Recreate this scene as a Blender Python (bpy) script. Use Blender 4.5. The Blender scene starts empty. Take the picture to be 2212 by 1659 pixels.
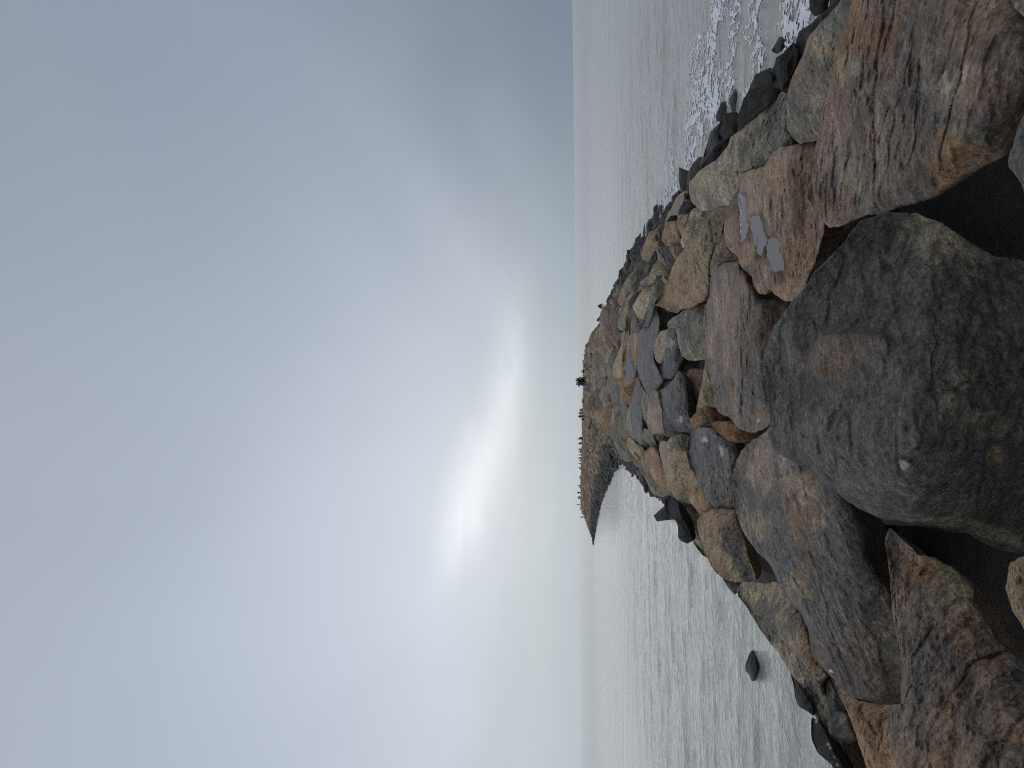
import bpy, math, random
import numpy as np
from mathutils import Matrix, Vector

R = math.radians
rng = np.random.default_rng(11)
random.seed(5)
scene = bpy.context.scene
COL = scene.collection

# ------------------------------------------------------------------ camera
EYE = np.array([0.0, 0.0, 1.65])          # the crest of the breakwater is z = 0
SEA = -3.5
FPX, CX, CY = 1609.0, 1106.0, 829.5       # focal length and centre in a 2212 x 1659 frame
pitch, tilt = R(4.97), R(0.69)
FWD = np.array([0, math.cos(pitch), math.sin(pitch)])
U0 = np.array([0, -math.sin(pitch), math.cos(pitch)])
R0 = np.array([1.0, 0, 0])
UPV = math.cos(tilt) * U0 + math.sin(tilt) * R0
RGT = math.cos(tilt) * R0 - math.sin(tilt) * U0
cam_data = bpy.data.cameras.new('camera')
cam = bpy.data.objects.new('camera', cam_data)
COL.objects.link(cam)
cx_, cy_, cz_ = -UPV, RGT, -FWD           # the phone was held upright, the picture lies on its side
cam.matrix_world = Matrix(((cx_[0], cy_[0], cz_[0], EYE[0]), (cx_[1], cy_[1], cz_[1], EYE[1]),
                           (cx_[2], cy_[2], cz_[2], EYE[2]), (0, 0, 0, 1)))
cam_data.sensor_fit = 'HORIZONTAL'
cam_data.sensor_width = 36
cam_data.lens = 36 * FPX / 2212
cam_data.clip_end = 60000
cam_data.clip_start = 0.05
scene.camera = cam

# ------------------------------------------------------------------ sky, sun, exposure
scene.view_settings.view_transform = 'Standard'
scene.view_settings.look = 'None'
scene.view_settings.exposure = 0.0
scene.view_settings.gamma = 1.0
scene.view_settings.use_curve_mapping = False
scene.cycles.use_denoising = False
scene.cycles.pixel_filter_type = 'BLACKMAN_HARRIS'
scene.cycles.filter_width = 1.1
scene.cycles.max_bounces = 6

SUN_AZ, SUN_EL = R(-9.5), R(9.0)          # azimuth from straight ahead, to the right positive
SUN = np.array([math.sin(SUN_AZ) * math.cos(SUN_EL), math.cos(SUN_AZ) * math.cos(SUN_EL), math.sin(SUN_EL)])


class NT:
    def __init__(self, tree):
        self.t = tree; self.n = tree.nodes; self.l = tree.links
        self.n.clear()

    def node(self, kind, **kw):
        nd = self.n.new(kind)
        for k, v in kw.items():
            setattr(nd, k, v)
        return nd

    def put(self, sock, v):
        if isinstance(v, bpy.types.NodeSocket):
            self.l.new(v, sock)
        else:
            sock.default_value = v

    def math(self, op, a, b=None, c=None, clamp=False):
        nd = self.node('ShaderNodeMath', operation=op, use_clamp=clamp)
        self.put(nd.inputs[0], a)
        if b is not None: self.put(nd.inputs[1], b)
        if c is not None: self.put(nd.inputs[2], c)
        return nd.outputs[0]

    def vmath(self, op, a, b=None):
        nd = self.node('ShaderNodeVectorMath', operation=op)
        self.put(nd.inputs[0], a)
        if b is not None: self.put(nd.inputs[1], b)
        return nd.outputs['Value'] if op in ('DOT_PRODUCT', 'LENGTH', 'DISTANCE') else nd.outputs[0]

    def noise(self, vec, scale, detail=4, rough=0.55, dist=0.0, dim='3D'):
        nd = self.node('ShaderNodeTexNoise', noise_dimensions=dim)
        self.put(nd.inputs['Vector'], vec)
        nd.inputs['Scale'].default_value = scale
        nd.inputs['Detail'].default_value = detail
        nd.inputs['Roughness'].default_value = rough
        nd.inputs['Distortion'].default_value = dist
        return nd.outputs[0]

    def mapr(self, v, a, b, c, d, smooth=True):
        nd = self.node('ShaderNodeMapRange', interpolation_type='SMOOTHSTEP' if smooth else 'LINEAR')
        self.put(nd.inputs[0], v)
        for i, x in enumerate((a, b, c, d)):
            self.put(nd.inputs[i + 1], x)
        return nd.outputs[0]

    def mix(self, f, a, b, mode='MIX'):
        nd = self.node('ShaderNodeMix', data_type='RGBA', blend_type=mode)
        self.put(nd.inputs[0], f)
        for s, v in ((nd.inputs[6], a), (nd.inputs[7], b)):
            self.put(s, v if isinstance(v, bpy.types.NodeSocket) else (*v[:3], 1))
        return nd.outputs[2]

    def mapping(self, vec, scale=(1, 1, 1), rot=(0, 0, 0), loc=(0, 0, 0)):
        nd = self.node('ShaderNodeMapping')
        self.put(nd.inputs[0], vec)
        nd.inputs[1].default_value = loc
        nd.inputs[2].default_value = rot
        nd.inputs[3].default_value = scale
        return nd.outputs[0]


def srgb(r, g, b):
    return tuple(((c / 255) / 12.92 if c / 255 < 0.04045 else ((c / 255 + 0.055) / 1.055) ** 2.4) for c in (r, g, b))


world = bpy.data.worlds.new('World')
scene.world = world
world.use_nodes = True
W = NT(world.node_tree)
tc = W.node('ShaderNodeTexCoord').outputs['Generated']
dirn = W.vmath('NORMALIZE', tc)
sep = W.node('ShaderNodeSeparateXYZ'); W.put(sep.inputs[0], dirn)
dx, dy, dz = sep.outputs
nish = W.node('ShaderNodeTexSky', sky_type='NISHITA')
nish.sun_disc = False
nish.sun_elevation = SUN_EL
nish.sun_rotation = SUN_AZ
nish.dust_density = 3.0
elev = W.math('ARCSINE', W.math('MAXIMUM', dz, 0.0))            # radians
azi = W.math('ARCTAN2', dx, dy)
daz = W.math('SUBTRACT', azi, SUN_AZ)
# even cloud deck: lighter towards the veiled sun, bluish grey away from it
right_fall = W.math('MULTIPLY', W.mapr(daz, 0.0, 0.74, 0.0, 1.0), W.mapr(daz, 0.95, 2.2, 1.0, 0.0))
low = W.node('ShaderNodeValToRGB'); W.put(low.inputs[0], elev)
e = low.color_ramp.elements
e[0].position = 0.0; e[0].color = (*srgb(180, 191, 197), 1)
e[1].position = 1.0; e[1].color = (*srgb(166, 173, 188), 1)
for p, c in ((0.05, (186, 196, 202)), (0.16, (190, 198, 209)), (0.34, (182, 191, 207)), (0.52, (174, 183, 200)), (0.75, (168, 176, 191))):
    el = e.new(p); el.color = (*srgb(*c), 1)
deck = W.mix(W.math('MULTIPLY', right_fall, W.mapr(elev, 0.0, 0.6, 0.98, 0.55, False)), low.outputs[0], srgb(118, 131, 150))
# cloud layer coordinates: long bands on a high flat layer
inv = W.math('DIVIDE', 1.0, W.math('ADD', W.math('MAXIMUM', dz, 0.0), 0.16))
px = W.math('MULTIPLY', dx, inv); py = W.math('MULTIPLY', dy, inv)
comb = W.node('ShaderNodeCombineXYZ'); W.put(comb.inputs[0], px); W.put(comb.inputs[1], py)
layer = comb.outputs[0]
bands = W.noise(W.mapping(layer, scale=(0.95, 0.42, 1), rot=(0, 0, R(35)), loc=(1.7, 0.4, 0)), 1.15, 5, 0.48, 0.35)
soft = W.noise(W.mapping(layer, scale=(0.7, 0.5, 1), rot=(0, 0, R(-15)), loc=(4.2, 7.3, 0)), 0.7, 3, 0.5)
gain = W.math('ADD', W.mapr(bands, 0.3, 0.72, -0.055, 0.075, False), W.mapr(soft, 0.3, 0.7, -0.03, 0.05, False))
fade = W.mapr(elev, 0.0, 0.12, 0.15, 1.0)
gain = W.math('ADD', 1.0, W.math('MULTIPLY', gain, fade))
# veiled sun: a broad glow and a bright ragged core
def gauss(a0, e0, sa, se, skew=0.0):
    u = W.math('DIVIDE', W.math('SUBTRACT', azi, a0), sa)
    ev = W.math('SUBTRACT', W.math('SUBTRACT', elev, e0), W.math('MULTIPLY', W.math('SUBTRACT', azi, a0), skew))
    v = W.math('DIVIDE', ev, se)
    q = W.math('ADD', W.math('MULTIPLY', u, u), W.math('MULTIPLY', v, v))
    return W.math('EXPONENT', W.math('MULTIPLY', q, -1.0))
wob = W.noise(W.mapping(layer, scale=(1.0, 1.0, 1), loc=(2.0, 3.0, 0)), 2.2, 6, 0.55, 0.6)
wobk = W.mapr(wob, 0.32, 0.66, 0.62, 1.08, False)
core = W.math('MULTIPLY', gauss(R(-8.4), R(8.1), R(5.6), R(1.7), -0.20), wobk)
tail = W.math('MULTIPLY', gauss(R(-1.0), R(5.2), R(7.0), R(1.35), -0.10), W.mapr(wob, 0.3, 0.7, 0.6, 1.1, False))
broad = gauss(R(-9), R(12), R(15), R(9.5), -0.1)
streak_ = W.math('MULTIPLY', gauss(R(13), R(10.3), R(10), R(2.8), 0.6), W.mapr(wob, 0.3, 0.7, 0.5, 1.2, False))
wide = gauss(R(-14), R(9), R(30), R(20))
glow = W.math('ADD', W.math('ADD', W.math('MULTIPLY', core, 0.30), W.math('MULTIPLY', tail, 0.17)),
              W.math('ADD', W.math('MULTIPLY', broad, 0.10), W.math('ADD', W.math('MULTIPLY', wide, 0.02), W.math('MULTIPLY', streak_, 0.036))))
sc_ = W.node('ShaderNodeVectorMath', operation='SCALE'); W.put(sc_.inputs[0], deck); W.put(sc_.inputs['Scale'], gain)
gl_ = W.node('ShaderNodeVectorMath', operation='SCALE'); gl_.inputs[0].default_value = (0.99, 1.0, 0.96); W.put(gl_.inputs['Scale'], glow)
cloud = W.vmath('ADD', sc_.outputs[0], gl_.outputs[0])
ns_ = W.node('ShaderNodeVectorMath', operation='SCALE'); W.put(ns_.inputs[0], nish.outputs[0]); ns_.inputs['Scale'].default_value = 0.10
skycol = W.mix(0.005, cloud, ns_.outputs[0])
bg = W.node('ShaderNodeBackground'); W.put(bg.inputs[0], skycol); bg.inputs[1].default_value = 1.0
outw = W.node('ShaderNodeOutputWorld'); W.put(outw.inputs[0], bg.outputs[0])

sun_d = bpy.data.lights.new('sun', 'SUN')
sun_d.energy = 0.5
sun_d.angle = R(130)
sun_d.color = (1.0, 0.97, 0.92)
sun = bpy.data.objects.new('sun', sun_d)
COL.objects.link(sun)
sun.location = (-20, 60, 40)
sun.rotation_euler = Vector(tuple(SUN)).to_track_quat('Z', 'Y').to_euler()


# ------------------------------------------------------------------ helpers
def tag(o, label=None, cat=None, group=None, kind=None):
    if label: o['label'] = label
    if cat: o['category'] = cat
    if group: o['group'] = group
    if kind: o['kind'] = kind
    return o


def link(name, mesh, mat=None, parent=None):
    o = bpy.data.objects.new(name, mesh)
    COL.objects.link(o)
    if mat is not None and mesh is not None and not mesh.materials:
        mesh.materials.append(mat)
    if parent is not None:
        o.parent = parent
    return o


def np_mesh(name, verts, faces, smooth=True, colors=None, k=None):
    """faces: int array (n,3) or (n,4), or a list of such arrays"""
    me = bpy.data.meshes.new(name)
    verts = np.asarray(verts, dtype=np.float32)
    fl = faces if isinstance(faces, list) else [faces]
    me.vertices.add(len(verts))
    me.vertices.foreach_set('co', verts.ravel())
    loops = np.concatenate([f.ravel() for f in fl]).astype(np.int32)
    sizes = np.concatenate([np.full(len(f), f.shape[1]) for f in fl]).astype(np.int32)
    starts = np.concatenate([[0], np.cumsum(sizes)[:-1]]).astype(np.int32)
    me.loops.add(len(loops))
    me.loops.foreach_set('vertex_index', loops)
    me.polygons.add(len(sizes))
    me.polygons.foreach_set('loop_start', starts)
    me.polygons.foreach_set('loop_total', sizes)
    me.polygons.foreach_set('use_smooth', np.full(len(sizes), bool(smooth)))
    if colors is not None:
        at = me.color_attributes.new('rc', 'FLOAT_COLOR', 'POINT')
        c = np.ones((len(verts), 4), dtype=np.float32)
        c[:, :3] = colors
        if k is not None: c[:, 3] = k
        at.data.foreach_set('color', c.ravel())
    me.update(calc_edges=True)
    me.validate()
    return me


def _hash(ix, iy, iz, seed):
    h = (ix * 374761393 + iy * 668265263 + iz * 2147483647 + seed * 1274126177) & 0xFFFFFFFF
    h = ((h ^ (h >> 13)) * 1274126177) & 0xFFFFFFFF
    h = ((h ^ (h >> 16)) * 2246822519) & 0xFFFFFFFF
    return ((h ^ (h >> 15)) & 0xFFFFFF) / float(0x7FFFFF) - 1.0


def vnoise(p, seed=0):
    p = np.asarray(p, dtype=np.float64)
    i = np.floor(p).astype(np.int64)
    f = p - i
    u = f * f * f * (f * (f * 6 - 15) + 10)
    out = 0.0
    for a in (0, 1):
        wx = u[:, 0] if a else 1 - u[:, 0]
        for b in (0, 1):
            wy = u[:, 1] if b else 1 - u[:, 1]
            for c in (0, 1):
                wz = u[:, 2] if c else 1 - u[:, 2]
                out = out + _hash(i[:, 0] + a, i[:, 1] + b, i[:, 2] + c, seed) * wx * wy * wz
    return out


def fbm(p, oct=4, gain=0.5, lac=2.03, seed=0):
    a, s, q = 1.0, 0.0, np.asarray(p, dtype=np.float64)
    for o in range(oct):
        s = s + a * vnoise(q, seed + o * 17)
        q = q * lac + 13.7
        a *= gain
    return s


def smooth01(x, a, b):
    t = np.clip((x - a) / (b - a), 0, 1)
    return t * t * (3 - 2 * t)


def ray(px, py):
    d = FWD[None] * FPX + (np.atleast_1d(px) - CX)[:, None] * (-UPV)[None] + (np.atleast_1d(py) - CY)[:, None] * (-RGT)[None]
    return d / np.linalg.norm(d, axis=1)[:, None]


def pixel(P):
    v = np.asarray(P) - EYE
    z = v @ FWD
    return CX - FPX * (v @ UPV) / z, CY - FPX * (v @ RGT) / z


# ------------------------------------------------------------------ the breakwater's shape
_ky = np.array([-12, 0, 12, 30, 60, 90, 110, 162, 200, 240, 262])
_wl = np.array([-6.6, -6.6, -6.8, -6.5, -7.6, -9.2, -13, -25, -36, -49, -56.5])
_cl = np.array([-2.4, -2.4, -2.5, -2.5, -3.1, -4.0, -5.9, -14, -25, -41.5, -53])
_ky2 = np.array([-12, 0, 15, 28, 60, 100, 140, 180, 240, 262])
_wr = np.array([7.8, 7.9, 8.2, 8.9, 10.9, 12.2, 10.5, 1.8, -28, -49])
_cr = np.array([2.5, 2.5, 2.8, 2.8, 3.4, 4.7, 3.8, -7.2, -35.5, -51])


def zsurf(x, y):
    x = np.asarray(x, float); y = np.asarray(y, float)
    wl, cl = np.interp(y, _ky, _wl), np.interp(y, _ky, _cl)
    wr, cr = np.interp(y, _ky2, _wr), np.interp(y, _ky2, _cr)
    top = np.interp(y, [-12, 100, 180, 215, 236, 250, 266], [0, 0, 0.0, 0.35, 0.5, -1.2, -4.2])
    zl = (cl - x) / np.maximum(cl - wl, 0.5)
    zr = (x - cr) / np.maximum(wr - cr, 0.5)
    zl = np.where(zl > 0, np.abs(zl) ** np.interp(y, [15, 25, 90, 110], [1.0, 0.75, 0.75, 1.0]), zl)
    zr = np.where(zr > 0, np.abs(zr) ** np.interp(y, [20, 45, 120, 160], [1.0, 0.72, 0.72, 1.0]), zr)
    s = np.maximum(np.maximum(zl, zr), 0)
    return top - s * (top - SEA)


def hit_surface(px, py, dz=0.0):
    d = ray(px, py)[0]
    t = np.concatenate([np.arange(2.0, 40, 0.02), np.arange(40, 320, 0.2)])
    P = EYE + d[None] * t[:, None]
    below = P[:, 2] < np.maximum(zsurf(P[:, 0], P[:, 1]), SEA - 0.15) + dz
    k = int(np.argmax(below)) if below.any() else len(t) - 1
    return P[k], t[k]


# ------------------------------------------------------------------ materials
def new_mat(name):
    m = bpy.data.materials.new(name)
    m.use_nodes = True
    return m, NT(m.node_tree)


def rock_material(name, fine=True):
    m, T = new_mat(name)
    oc = T.node('ShaderNodeTexCoord').outputs['Object']
    at = T.node('ShaderNodeAttribute', attribute_name='rc')
    col, k = at.outputs['Color'], at.outputs['Alpha']       # k: 1 dry, towards 0 wet and weedy
    grain = T.noise(oc, 55, 5, 0.75)
    streak = T.noise(T.mapping(oc, scale=(1.0, 3.2, 2.4)), 13.0, 6, 0.70, 0.5)
    blot = T.noise(oc, 3.4, 8, 0.68, 0.3)
    mid = T.noise(oc, 24, 6, 0.75, 0.2)
    v = T.math('MULTIPLY', T.mapr(grain, 0.3, 0.7, 0.50, 1.50, False), T.mapr(streak, 0.3, 0.7, 0.58, 1.42, False))
    v = T.math('MULTIPLY', v, T.mapr(mid, 0.32, 0.68, 0.66, 1.34, False))
    coarse = T.noise(T.mapping(oc, scale=(1.0, 2.8, 2.0), loc=(5, 8, 2)), 4.2, 7, 0.72, 0.5)
    v = T.math('MULTIPLY', v, T.mapr(blot, 0.3, 0.7, 0.78, 1.22, False))
    v = T.math('MULTIPLY', v, T.mapr(coarse, 0.32, 0.68, 0.68, 1.32, False))
    sv = T.node('ShaderNodeVectorMath', operation='SCALE'); T.put(sv.inputs[0], col); T.put(sv.inputs['Scale'], v)
    wm = T.node('ShaderNodeVectorMath', operation='MULTIPLY'); T.put(wm.inputs[0], sv.outputs[0]); wm.inputs[1].default_value = (1.24, 1.15, 1.03); sv = wm
    iron = T.mapr(T.noise(oc, 6.5, 8, 0.74, 0.3), 0.50, 0.70, 0.0, 0.5)
    tint = T.mix(iron, sv.outputs[0], T.mix(1.0, sv.outputs[0], (1.14, 0.97, 0.79), 'MULTIPLY'))
    pale = T.mapr(T.noise(T.mapping(oc, loc=(7, 2, 4)), 17, 7, 0.8), 0.56, 0.72, 0.0, 0.55)
    tint = T.mix(pale, tint, T.mix(1.0, tint, (1.65, 1.66, 1.58), 'MULTIPLY'))
    dark = T.mapr(T.noise(T.mapping(oc, scale=(1, 1.8, 1.4), loc=(3, 1, 5)), 14.0, 7, 0.8, 0.3), 0.57, 0.66, 0.0, 0.7)
    tint = T.mix(dark, tint, T.mix(1.0, tint, (0.40, 0.40, 0.42), 'MULTIPLY'))
    bs = T.node('ShaderNodeBsdfPrincipled')
    T.put(bs.inputs['Base Color'], tint)
    T.put(bs.inputs['Roughness'], T.mapr(k, 0.0, 1.0, 0.55, 0.86, False))
    bs.inputs['Specular IOR Level'].default_value = 0.32
    hgt = T.math('ADD', T.math('MULTIPLY', T.noise(oc, 14, 9, 0.74, 0.2), 1.0), T.math('MULTIPLY', streak, 0.55))
    hgt = T.math('ADD', hgt, T.math('MULTIPLY', mid, 0.6))
    hgt = T.math('SUBTRACT', hgt, T.math('MULTIPLY', dark, 0.4))
    hgt = T.math('ADD', hgt, T.math('MULTIPLY', coarse, 1.5))
    bp = T.node('ShaderNodeBump'); bp.inputs['Strength'].default_value = 0.9
    bp.inputs['Distance'].default_value = 0.06
    T.put(bp.inputs['Height'], hgt)
    T.put(bs.inputs['Normal'], bp.outputs[0])
    o = T.node('ShaderNodeOutputMaterial'); T.put(o.inputs[0], bs.outputs[0])
    return m


ROCK = rock_material('armour_stone')


def plain(name, col, rough=0.8, spec=0.3, metal=0.0):
    m, T = new_mat(name)
    bs = T.node('ShaderNodeBsdfPrincipled')
    oc = T.node('ShaderNodeTexCoord').outputs['Object']
    n = T.noise(oc, 14, 4, 0.6)
    T.put(bs.inputs['Base Color'], T.mix(T.mapr(n, 0.3, 0.7, 0, 1, False), tuple(c * 0.8 for c in col), tuple(c * 1.2 for c in col)))
    bs.inputs['Roughness'].default_value = rough
    bs.inputs['Specular IOR Level'].default_value = spec
    o = T.node('ShaderNodeOutputMaterial'); T.put(o.inputs[0], bs.outputs[0])
    return m


# water
WATER, T = new_mat('sea_water')
pos = T.node('ShaderNodeNewGeometry').outputs['Position']
silt = T.noise(T.mapping(pos, scale=(0.5, 1, 1)), 0.09, 5, 0.6, 0.8)
body = T.mix(T.mapr(silt, 0.35, 0.65, 0, 1), (0.262, 0.262, 0.212), (0.325, 0.328, 0.278))
bs = T.node('ShaderNodeBsdfPrincipled')
T.put(bs.inputs['Base Color'], body)
far_ = T.vmath('LENGTH', pos)
T.put(bs.inputs['Roughness'], T.mapr(far_, 15, 300, 0.05, 0.20, False))
bs.inputs['IOR'].default_value = 1.33
w0 = T.noise(T.mapping(pos, scale=(0.85, 1.0, 1.0), rot=(0, 0, R(-4))), 7.0, 3, 0.6, 0.6)
w1 = T.noise(T.mapping(pos, scale=(0.85, 1.0, 1.0), rot=(0, 0, R(8))), 2.9, 4, 0.6, 0.5)
w2 = T.noise(T.mapping(pos, scale=(0.85, 1.0, 1.0), rot=(0, 0, R(-12))), 1.0, 4, 0.55, 0.4)
w3 = T.noise(T.mapping(pos, scale=(0.35, 1.0, 1.0), rot=(0, 0, R(5))), 0.22, 4, 0.55)
hh = T.math('ADD', T.math('ADD', T.math('MULTIPLY', w1, 0.12), T.math('MULTIPLY', w2, 0.22)), T.math('ADD', T.math('MULTIPLY', w3, 0.75), T.math('MULTIPLY', w0, 0.035)))
bp = T.node('ShaderNodeBump'); bp.inputs['Strength'].default_value = 1.0; bp.inputs['Distance'].default_value = 0.66
T.put(bp.inputs['Height'], hh)
T.put(bs.inputs['Normal'], bp.outputs[0])
o = T.node('ShaderNodeOutputMaterial'); T.put(o.inputs[0], bs.outputs[0])

FOAM, T = new_mat('sea_foam')
pos = T.node('ShaderNodeNewGeometry').outputs['Position']
bs = T.node('ShaderNodeBsdfPrincipled')
T.put(bs.inputs['Base Color'], T.mix(T.mapr(T.noise(pos, 9, 4, 0.6), 0.35, 0.65, 0, 1), (0.74, 0.74, 0.73), (0.94, 0.94, 0.93)))
bs.inputs['Roughness'].default_value = 0.7
bp = T.node('ShaderNodeBump'); bp.inputs['Distance'].default_value = 0.03
T.put(bp.inputs['Height'], T.noise(pos, 25, 4, 0.6)); T.put(bs.inputs['Normal'], bp.outputs[0])
o = T.node('ShaderNodeOutputMaterial'); T.put(o.inputs[0], bs.outputs[0])

PUDDLE, T = new_mat('rain_puddle')
bs = T.node('ShaderNodeBsdfPrincipled')
bs.inputs['Base Color'].default_value = (0.10, 0.088, 0.082, 1)
bs.inputs['Roughness'].default_value = 0.04
bs.inputs['IOR'].default_value = 1.33
o = T.node('ShaderNodeOutputMaterial'); T.put(o.inputs[0], bs.outputs[0])

# ------------------------------------------------------------------ sea
def waves(x, y):
    p = np.stack([x * 0.22, y * 0.55, 0 * x], 1)
    q = np.stack([x * 0.9 + y * 0.2, y * 1.7 - x * 0.3, 0 * x + 5], 1)
    return 0.06 * fbm(p, 3, 0.5, seed=3) + 0.026 * fbm(q, 3, 0.55, seed=9)


def axis(lo, hi, step, far):
    a = np.arange(lo, hi + 1e-6, step)
    g, s, v = [], step, hi
    while v < far:
        s *= 1.25; v += s; g.append(v)
    h, s, v = [], step, lo
    while v > -far:
        s *= 1.25; v -= s; h.append(v)
    return np.concatenate([h[::-1], a, g])


gx, gy = axis(-26, 26, 0.22, 26000), axis(8, 95, 0.22, 26000)
X, Y = np.meshgrid(gx, gy)
x, y = X.ravel(), Y.ravel()
fade_ = smooth01(-np.abs(x), -40, -22) * smooth01(-y, -120, -22) * smooth01(y, -5, 6)
z = SEA + waves(x, y) * fade_
nx, ny = len(gx), len(gy)
idx = np.arange(nx * ny).reshape(ny, nx)
quads = np.stack([idx[:-1, :-1], idx[:-1, 1:], idx[1:, 1:], idx[1:, :-1]], -1).reshape(-1, 4)
sea = link('sea', np_mesh('sea', np.stack([x, y, z], 1), quads), WATER)
tag(sea, 'grey-brown rippled sea on both sides of the breakwater', kind='structure')

# ------------------------------------------------------------------ traced boulders
FR = {'W': (0, 0, 2212 / 4032), 'A': (2400, 0, 1.659), 'B': (3032, 0, 1.659), 'C': (2600, 800, 2.765), 'D': (3032, 900, 1.659),
      'E': (2400, 1500, 2.07375), 'F': (3032, 1900, 1.476), 'G': (2400, 2200, 2.013), 'H': (2250, 1200, 5.53),
      'I': (2400, 900, 4.1475), 'J': (2350, 1450, 4.1475), 'X': (2200, 1200, 2.765), 'Y': (2200, 1700, 2.765), 'Z': (2200, 700, 2.765)}
K = 2212 / 4032


def P2(s):
    """'A 10 20 30 40 C 5 6' -> points in the 2212 x 1659 frame; letters name the view the points were read from"""
    out, fr, num = [], None, []
    for tok in s.split():
        if tok in FR:
            fr = FR[tok]
        else:
            num.append(float(tok))
            if len(num) == 2:
                out.append(((fr[0] + num[0] / fr[2]) * K, (fr[1] + num[1] / fr[2]) * K)); num = []
    return np.array(out)


def chaikin(p, n=1):
    for _ in range(n):
        q = np.roll(p, -1, 0)
        p = np.stack([0.89 * p + 0.11 * q, 0.11 * p + 0.89 * q], 1).reshape(-1, 2)
    return p


def resample(p, n):
    q = np.vstack([p, p[:1]])
    L = np.concatenate([[0], np.cumsum(np.linalg.norm(np.diff(q, axis=0), axis=1))])
    t = np.linspace(0, L[-1], n, endpoint=False)
    return np.stack([np.interp(t, L, q[:, 0]), np.interp(t, L, q[:, 1])], 1)


def area_centroid(p):
    q = np.roll(p, -1, 0)
    c = p[:, 0] * q[:, 1] - q[:, 0] * p[:, 1]
    A = c.sum() / 2
    return ((p + q) * c[:, None]).sum(0) / (6 * A), abs(A)


def inside(poly, pts):
    x, y = pts[:, 0], pts[:, 1]
    r = np.zeros(len(pts), bool)
    a = poly; b = np.roll(poly, -1, 0)
    for (x1, y1), (x2, y2) in zip(a, b):
        c = ((y1 > y) != (y2 > y)) & (x < (x2 - x1) * (y - y1) / (y2 - y1 + 1e-12) + x1)
        r ^= c
    return r


def poly_dist(poly, pts):
    d = np.full(len(pts), 1e9)
    a = poly; b = np.roll(poly, -1, 0)
    for p, q in zip(a, b):
        e = q - p
        t = np.clip(((pts - p) @ e) / (e @ e + 1e-9), 0, 1)
        d = np.minimum(d, np.linalg.norm(pts - p - t[:, None] * e, axis=1))
    return d


C_ = dict(grey=(.205, .205, .20), blue=(.225, .232, .24), dark=(.085, .085, .086), slate=(.150, .152, .152), tan=(.45, .365, .25),
          olive=(.375, .35, .262), brown=(.37, .26, .175), rust=(.38, .215, .11), pink=(.44, .355, .30), black=(.024, .024, .025),
          dkbrown=(.13, .095, .07), wet=(.045, .045, .048), purple=(.22, .197, .178), orange=(.40, .25, .15), white=(.72, .72, .72),
          pale=(.55, .495, .385), green=(.20, .205, .15), weed=(.035, .042, .026))


def wet_band(P, col, seed, level=-1.95):
    """weed and wet on everything near the water line"""
    lv = level + 0.30 * fbm(P * 0.35, 4, seed=77)
    w = smooth01(-(P[:, 2]), -(lv + 0.28), -(lv - 0.22))
    dark = np.array(C_['wet']) * 0.55 + 0.07 * col
    return col * (1 - w)[:, None] + dark * w[:, None], 1 - w


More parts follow.
